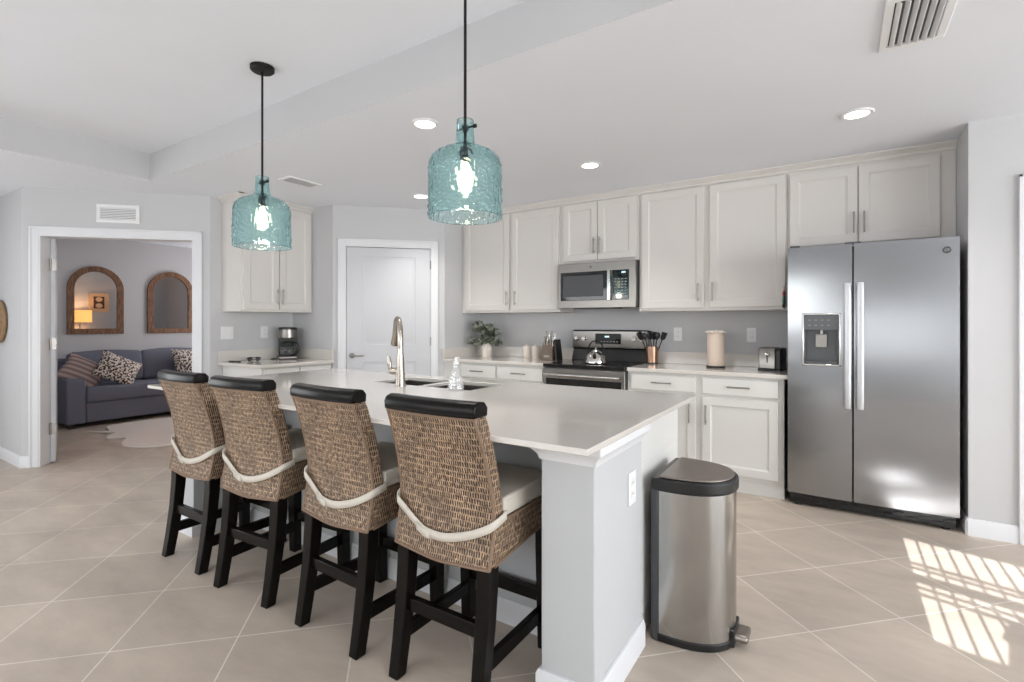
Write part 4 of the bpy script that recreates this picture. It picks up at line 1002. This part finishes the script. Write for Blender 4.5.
# ------------------------------------------------------------------ coffee nook things
cm = thing('coffee_maker', 'stainless and black drip coffee maker in the coffee nook', 'coffee maker', (-4.735, 3.085, Z0), R(58))
bm = bmn(); box(bm, -.085, .085, -.10, .10, 0, .034); obj('base', bm, 'steelv', cm, bev=.012, seg=3)
bm = bmn(); box(bm, -.085, .085, .035, .10, .0345, .30); obj('tank', bm, 'black', cm, bev=.01)
bm = bmn(); lathe(bm, [(0, .205), (.072, .205), (.085, .22), (.086, .30), (0, .30)], 32, (0, -.012)); obj('filter_basket', bm, 'steelv', cm)
bm = bmn(); lathe(bm, [(0, .3005), (.088, .3005), (.088, .318), (.08, .324), (0, .326)], 32, (0, -.008)); obj('lid', bm, 'black', cm)
bm = bmn(); lathe(bm, [(0, .036), (.06, .036), (.07, .05), (.073, .095), (.062, .14), (.05, .158), (.047, .158), (.058, .138), (.069, .095), (.066, .052), (.056, .04), (0, .04)], 32, (0, -.03)); ca = obj('carafe', bm, 'clear', cm)
bm = bmn(); lathe(bm, [(0, .158), (.052, .158), (.055, .172), (.05, .182), (0, .184)], 28, (0, -.03)); lathe(bm, [(.0645, .135), (.0665, .135), (.062, .15), (.06, .15)], 28, (0, -.03), closed=True)
obj('carafe_lid', bm, 'black', ca)
bm = bmn(); tube(bm, smoothpts([(.045, -.06, .17), (.085, -.095, .165), (.095, -.105, .12), (.085, -.095, .07), (.06, -.075, .06)], 5), .009, 10); obj('carafe_handle', bm, 'black', ca)
bm = bmn(); tube(bm, smoothpts([(-.08, .07, .03), (-.115, .05, .006), (-.15, .0, .005), (-.145, .05, .005), (-.12, .07, .006)], 5), .0035, 8); obj('power_cord', bm, 'black', cm)
rm = thing('remote_control', 'thin black stick-shaped remote lying on the coffee nook worktop', 'remote control', (-4.76, 2.56, Z0), R(32))
bm = bmn(); box(bm, -.055, .055, -.012, .012, 0, .012); obj('body', bm, 'black', rm, bev=.004); bm = bmn(); box(bm, -.04, -.02, -.006, .006, .0121, .0135); obj('button', bm, 'dgrey', rm)
ga = thing('sunglasses', 'folded black sunglasses on the coffee nook worktop beside the remote', 'sunglasses', (-4.72, 2.72, Z0), R(60))
for s in (-1, 1):
    bm = bmn(); tube(bm, [(s * .034, -.012, .02), (s * .034, -.008, .02)], [.024, .024], 18, .8); obj('lens', bm, 'bglass', ga)
bm = bmn(); tube(bm, smoothpts([(-.06, -.006, .03), (-.03, -.012, .038), (0, -.012, .032), (.03, -.012, .038), (.06, -.006, .03)], 4), .004, 8)
tube(bm, [(-.06, -.006, .03), (-.055, .012, .02), (.04, .022, .008)], .004, 8); tube(bm, [(.06, -.006, .03), (.055, .018, .018), (-.04, .03, .006)], .004, 8); obj('frame', bm, 'black', ga)

# ------------------------------------------------------------------ den: sofa, pillows, mirrors, rug, lamp, art
so = thing('sofa', 'charcoal blue fabric sofa against the den wall', 'sofa', (0, 0, 0))
SX, SY0, SY1 = -7.6, 2.12, 4.55
def soft(x0, x1, y0, y1, z0, z1, puff=.02, cuts=5):
    bm = box(bmn(), x0, x1, y0, y1, z0, z1); bmesh.ops.subdivide_edges(bm, edges=bm.edges, cuts=cuts, use_grid_fill=True)
    c = Vector(((x0 + x1) / 2, (y0 + y1) / 2, (z0 + z1) / 2)); h = Vector(((x1 - x0) / 2, (y1 - y0) / 2, (z1 - z0) / 2))
    for v in bm.verts:
        u = Vector(((v.co.x - c.x) / h.x, (v.co.y - c.y) / h.y, (v.co.z - c.z) / h.z))
        for i in range(3):
            if abs(u[i]) > .99:
                o = [k for k in range(3) if k != i]; v.co[i] += math.copysign(puff * (1 - u[o[0]] ** 2) * (1 - u[o[1]] ** 2), u[i])
    return bm
obj('base', box(bmn(), -8.46, SX - .012, SY0 + .19, SY1 - .19, .055, .295), 'sofa', so, bev=.015)
obj('arm', box(bmn(), -8.46, SX, SY0, SY0 + .187, .05, .585), 'sofa', so, bev=.02, seg=3); obj('arm', box(bmn(), -8.46, SX, SY1 - .187, SY1, .05, .585), 'sofa', so, bev=.02, seg=3)
obj('back', box(bmn(), -8.47, -8.27, SY0, SY1, .3, .80), 'sofa', so, bev=.03, seg=3)
ym = (SY0 + SY1) / 2 - .2
for a, b in ((SY0 + .19, ym), (ym + .004, SY1 - .19)):
    obj('seat_cushion', soft(-8.25, SX + .01, a, b, .298, .475, .02), 'sofa', so, bev=.02, seg=3, ang=70)
for a, b in ((SY0 + .19, 3.08), (3.085, 3.80), (3.805, SY1 - .19)):
    bm = soft(-.09, .09, a, b, 0, .40, .03); bmesh.ops.transform(bm, matrix=TR((-8.15, 0, .48)) @ Matrix.Rotation(R(-11), 4, 'Y'), verts=bm.verts)
    obj('back_cushion', bm, 'sofa', so, bev=.03, seg=3, ang=70)
for x in (-8.40, SX - .07):
    for y in (SY0 + .06, SY1 - .06): obj('foot', box(bmn(), x - .03, x + .03, y - .03, y + .03, .0006, .05), 'black', so)
def pillow(label, m, loc, rot, w=.42, h=.42, th=.075):
    bm = bmn(); n = 12; G = {}
    for s in (-1, 1):
        for i in range(n + 1):
            for j in range(n + 1):
                u, v = -1 + 2 * i / n, -1 + 2 * j / n; e = (1 - u * u) * (1 - v * v)
                if s == 1 and (i in (0, n) or j in (0, n)): G[s, i, j] = G[-1, i, j]; continue
                pin = 1 - .07 * ((1 - u * u) * abs(v) ** 2 + (1 - v * v) * abs(u) ** 2)
                G[s, i, j] = bm.verts.new((u * w / 2 * pin, s * th * e ** .45 if e > 0 else 0, v * h / 2 * pin))
        for i in range(n):
            for j in range(n): bm.faces.new((G[s, i, j], G[s, i + 1, j], G[s, i + 1, j + 1], G[s, i, j + 1]))
    return tag(obj('throw_pillow', bm, m, loc=loc, rot=rot, ang=80), label, 'pillow', 'throw pillows on the sofa')
pillow('mauve striped throw pillow leaning in the left corner of the sofa', 'pstripe', (-7.88, 2.36, .655), (R(-38), R(30), R(70)), .44, .40)
pillow('brown and white speckled throw pillow beside the striped pillow', 'pleop', (-7.76, 2.68, .67), (R(-34), R(28), R(80)), .46, .40)
pillow('brown and white speckled throw pillow at the right, beside the doorway edge', 'pleop', (-7.93, 3.60, .69), (R(-20), R(0), R(92)), .42, .42)
# irregular hide rug with long lobes
rp_ = [(-7.21, 2.20), (-7.08, 2.36), (-7.40, 2.45), (-7.46, 2.81), (-7.40, 3.10), (-7.45, 3.5), (-7.2, 3.75), (-6.9, 3.6), (-6.5, 3.75), (-6.1, 3.5), (-5.9, 3.2), (-5.95, 2.9), (-5.74, 2.6), (-5.75, 2.41), (-5.90, 2.22), (-6.14, 2.15), (-6.40, 2.27), (-6.50, 2.30), (-6.62, 2.18), (-6.82, 2.28), (-6.9, 2.35)]
sp = smoothpts([(x, y, 0) for x, y in rp_ + rp_[:1]], 5)[:-1]
tag(obj('rug', prism(bmn(), [(p.x, p.y) for p in sp], .0008, .018), 'rug', bev=.006), 'irregular cream faux-hide rug on the den floor before the sofa', 'rug')
def arch_mirror(label, y0, y1, z0, z1):
    yc, r_ = (y0 + y1) / 2, (y1 - y0) / 2; t = thing('wall_mirror', label, 'mirror', (-8.519, yc, z0), 0, 'arched wood-framed mirrors over the sofa')
    zs = z1 - z0 - r_; fw = .075
    def outline(e):
        rr = r_ - e; return [(-rr, e)] + [(-rr * math.cos(PI * k / 32), zs + rr * math.sin(PI * k / 32)) for k in range(33)] + [(rr, e)]
    o, i = outline(0), outline(fw); bm = bmn(); n = len(o)
    V = [[bm.verts.new((x, p[0], p[1])) for p in L] for L, x in ((o, 0), (o, .03), (i, .03), (i, 0))]
    for a, b in zip(V, V[1:] + V[:1]):
        for k in range(n): bm.faces.new((a[k], a[(k + 1) % n], b[(k + 1) % n], b[k]))
    obj('frame', bm, 'wood', t, bev=.002, ang=30)
    bm = bmn(); i2 = outline(fw - .006); f = [bm.verts.new((.012, *p)) for p in i2]; b_ = [bm.verts.new((.002, *p)) for p in i2]; bm.faces.new(f); bm.faces.new(b_[::-1])
    for k in range(n): bm.faces.new((f[k], f[(k + 1) % n], b_[(k + 1) % n], b_[k]))
    obj('glass', bm, 'mirror', t, smooth=False)
arch_mirror('arched wood-framed mirror on the left, reflecting the lamp and picture', 2.376, 3.0, 1.11, 2.035)
arch_mirror('arched wood-framed mirror on the right of the pair over the sofa', 3.295, 3.92, 1.11, 2.035)
# lamp on a console and a picture, seen in the left mirror
tb = thing('console_table', 'wooden console table under the lamp, seen in the left mirror', 'table', (-5.24, 3.42, 0))
obj('tabletop', box(bmn(), -.19, .19, -.32, .42, .74, .78), 'wood', tb, bev=.004)
for x in (-.16, .16):
    for y in (-.28, .38): obj('leg', box(bmn(), x - .02, x + .02, y - .02, y + .02, .0006, .74), 'wood', tb, bev=.002)
lm = thing('table_lamp', 'table lamp with glowing square shade reflected in the left mirror', 'lamp', (-5.27, 3.47, .7806))
bm = bmn(); lathe(bm, [(0, 0), (.07, 0), (.07, .015), (.012, .02), (.012, .6), (0, .6)], 24); obj('base', bm, 'nickel', lm)
bm = bmn(); lathe(bm, [(.17, .50), (.17, .72), (.166, .72), (.166, .50)], 40, closed=True); obj('lamp_shade', bm, 'shade', lm)
lamp('POINT', 'table_lamp_bulb', (-5.27, 3.47, 1.4), (0, 0, 0), 7, (1, .68, .36), shadow_soft_size=.06)
ar = thing('framed_picture', 'framed picture with two pale ovals, reflected in the left mirror', 'picture', (-5.0215, 3.83, 1.66))
bm = bmn(); 
for a in ((-.16, .16, -.18, -.162), (-.16, .16, .162, .18), (-.16, -.142, -.162, .162), (.142, .16, -.162, .162)): box(bm, -.025, 0, a[0], a[1], a[2], a[3])
obj('frame', bm, 'art', ar, bev=.002)
obj('mat_board', box(bmn(), -.012, -.001, -.143, .143, -.163, .163), 'art', ar)
pnl = obj('panel', box(bmn(), -.016, -.0121, -.085, .085, -.115, .115), 'artd', ar)
bm = bmn()
for z in (-.06, .06):
    v0 = len(bm.verts); lathe(bm, [(0, 0), (.055, 0), (.055, .003), (0, .003)], 24); bm.verts.ensure_lookup_table()
    bmesh.ops.transform(bm, matrix=TR((-.0163, 0, z)) @ Matrix.Rotation(R(-90), 4, 'Y') @ Matrix.Scale(.8, 4, (1, 0, 0)), verts=bm.verts[v0:])
obj('motif', bm, 'art', pnl)
# woven wall ring at the left edge
ws_ = thing('wall_basket', 'round woven wall basket hanging at the left edge of the picture', 'basket', (-6.533, 1.3545, 1.272))
bm = bmn(); R0 = .27; 
for k, (r_, w_) in enumerate(((.165, .02), (.13, .02), (.095, .02), (.06, .02), (.02, .018))):
    pts = [(r_ * math.cos(2 * PI * i / 48), -.02 - .004 * k + .004 * math.sin(i * 3), r_ * math.sin(2 * PI * i / 48)) for i in range(49)]; tube(bm, pts, w_ * .85, 8)
obj('weave', bm, 'basket', ws_)
bm = bmn(); tube(bm, [(.182 * math.cos(2 * PI * i / 60), -.02, .182 * math.sin(2 * PI * i / 60)) for i in range(61)], [.017 + .002 * math.sin(i * 2.1) for i in range(61)], 8); obj('rim', bm, 'basket', ws_)
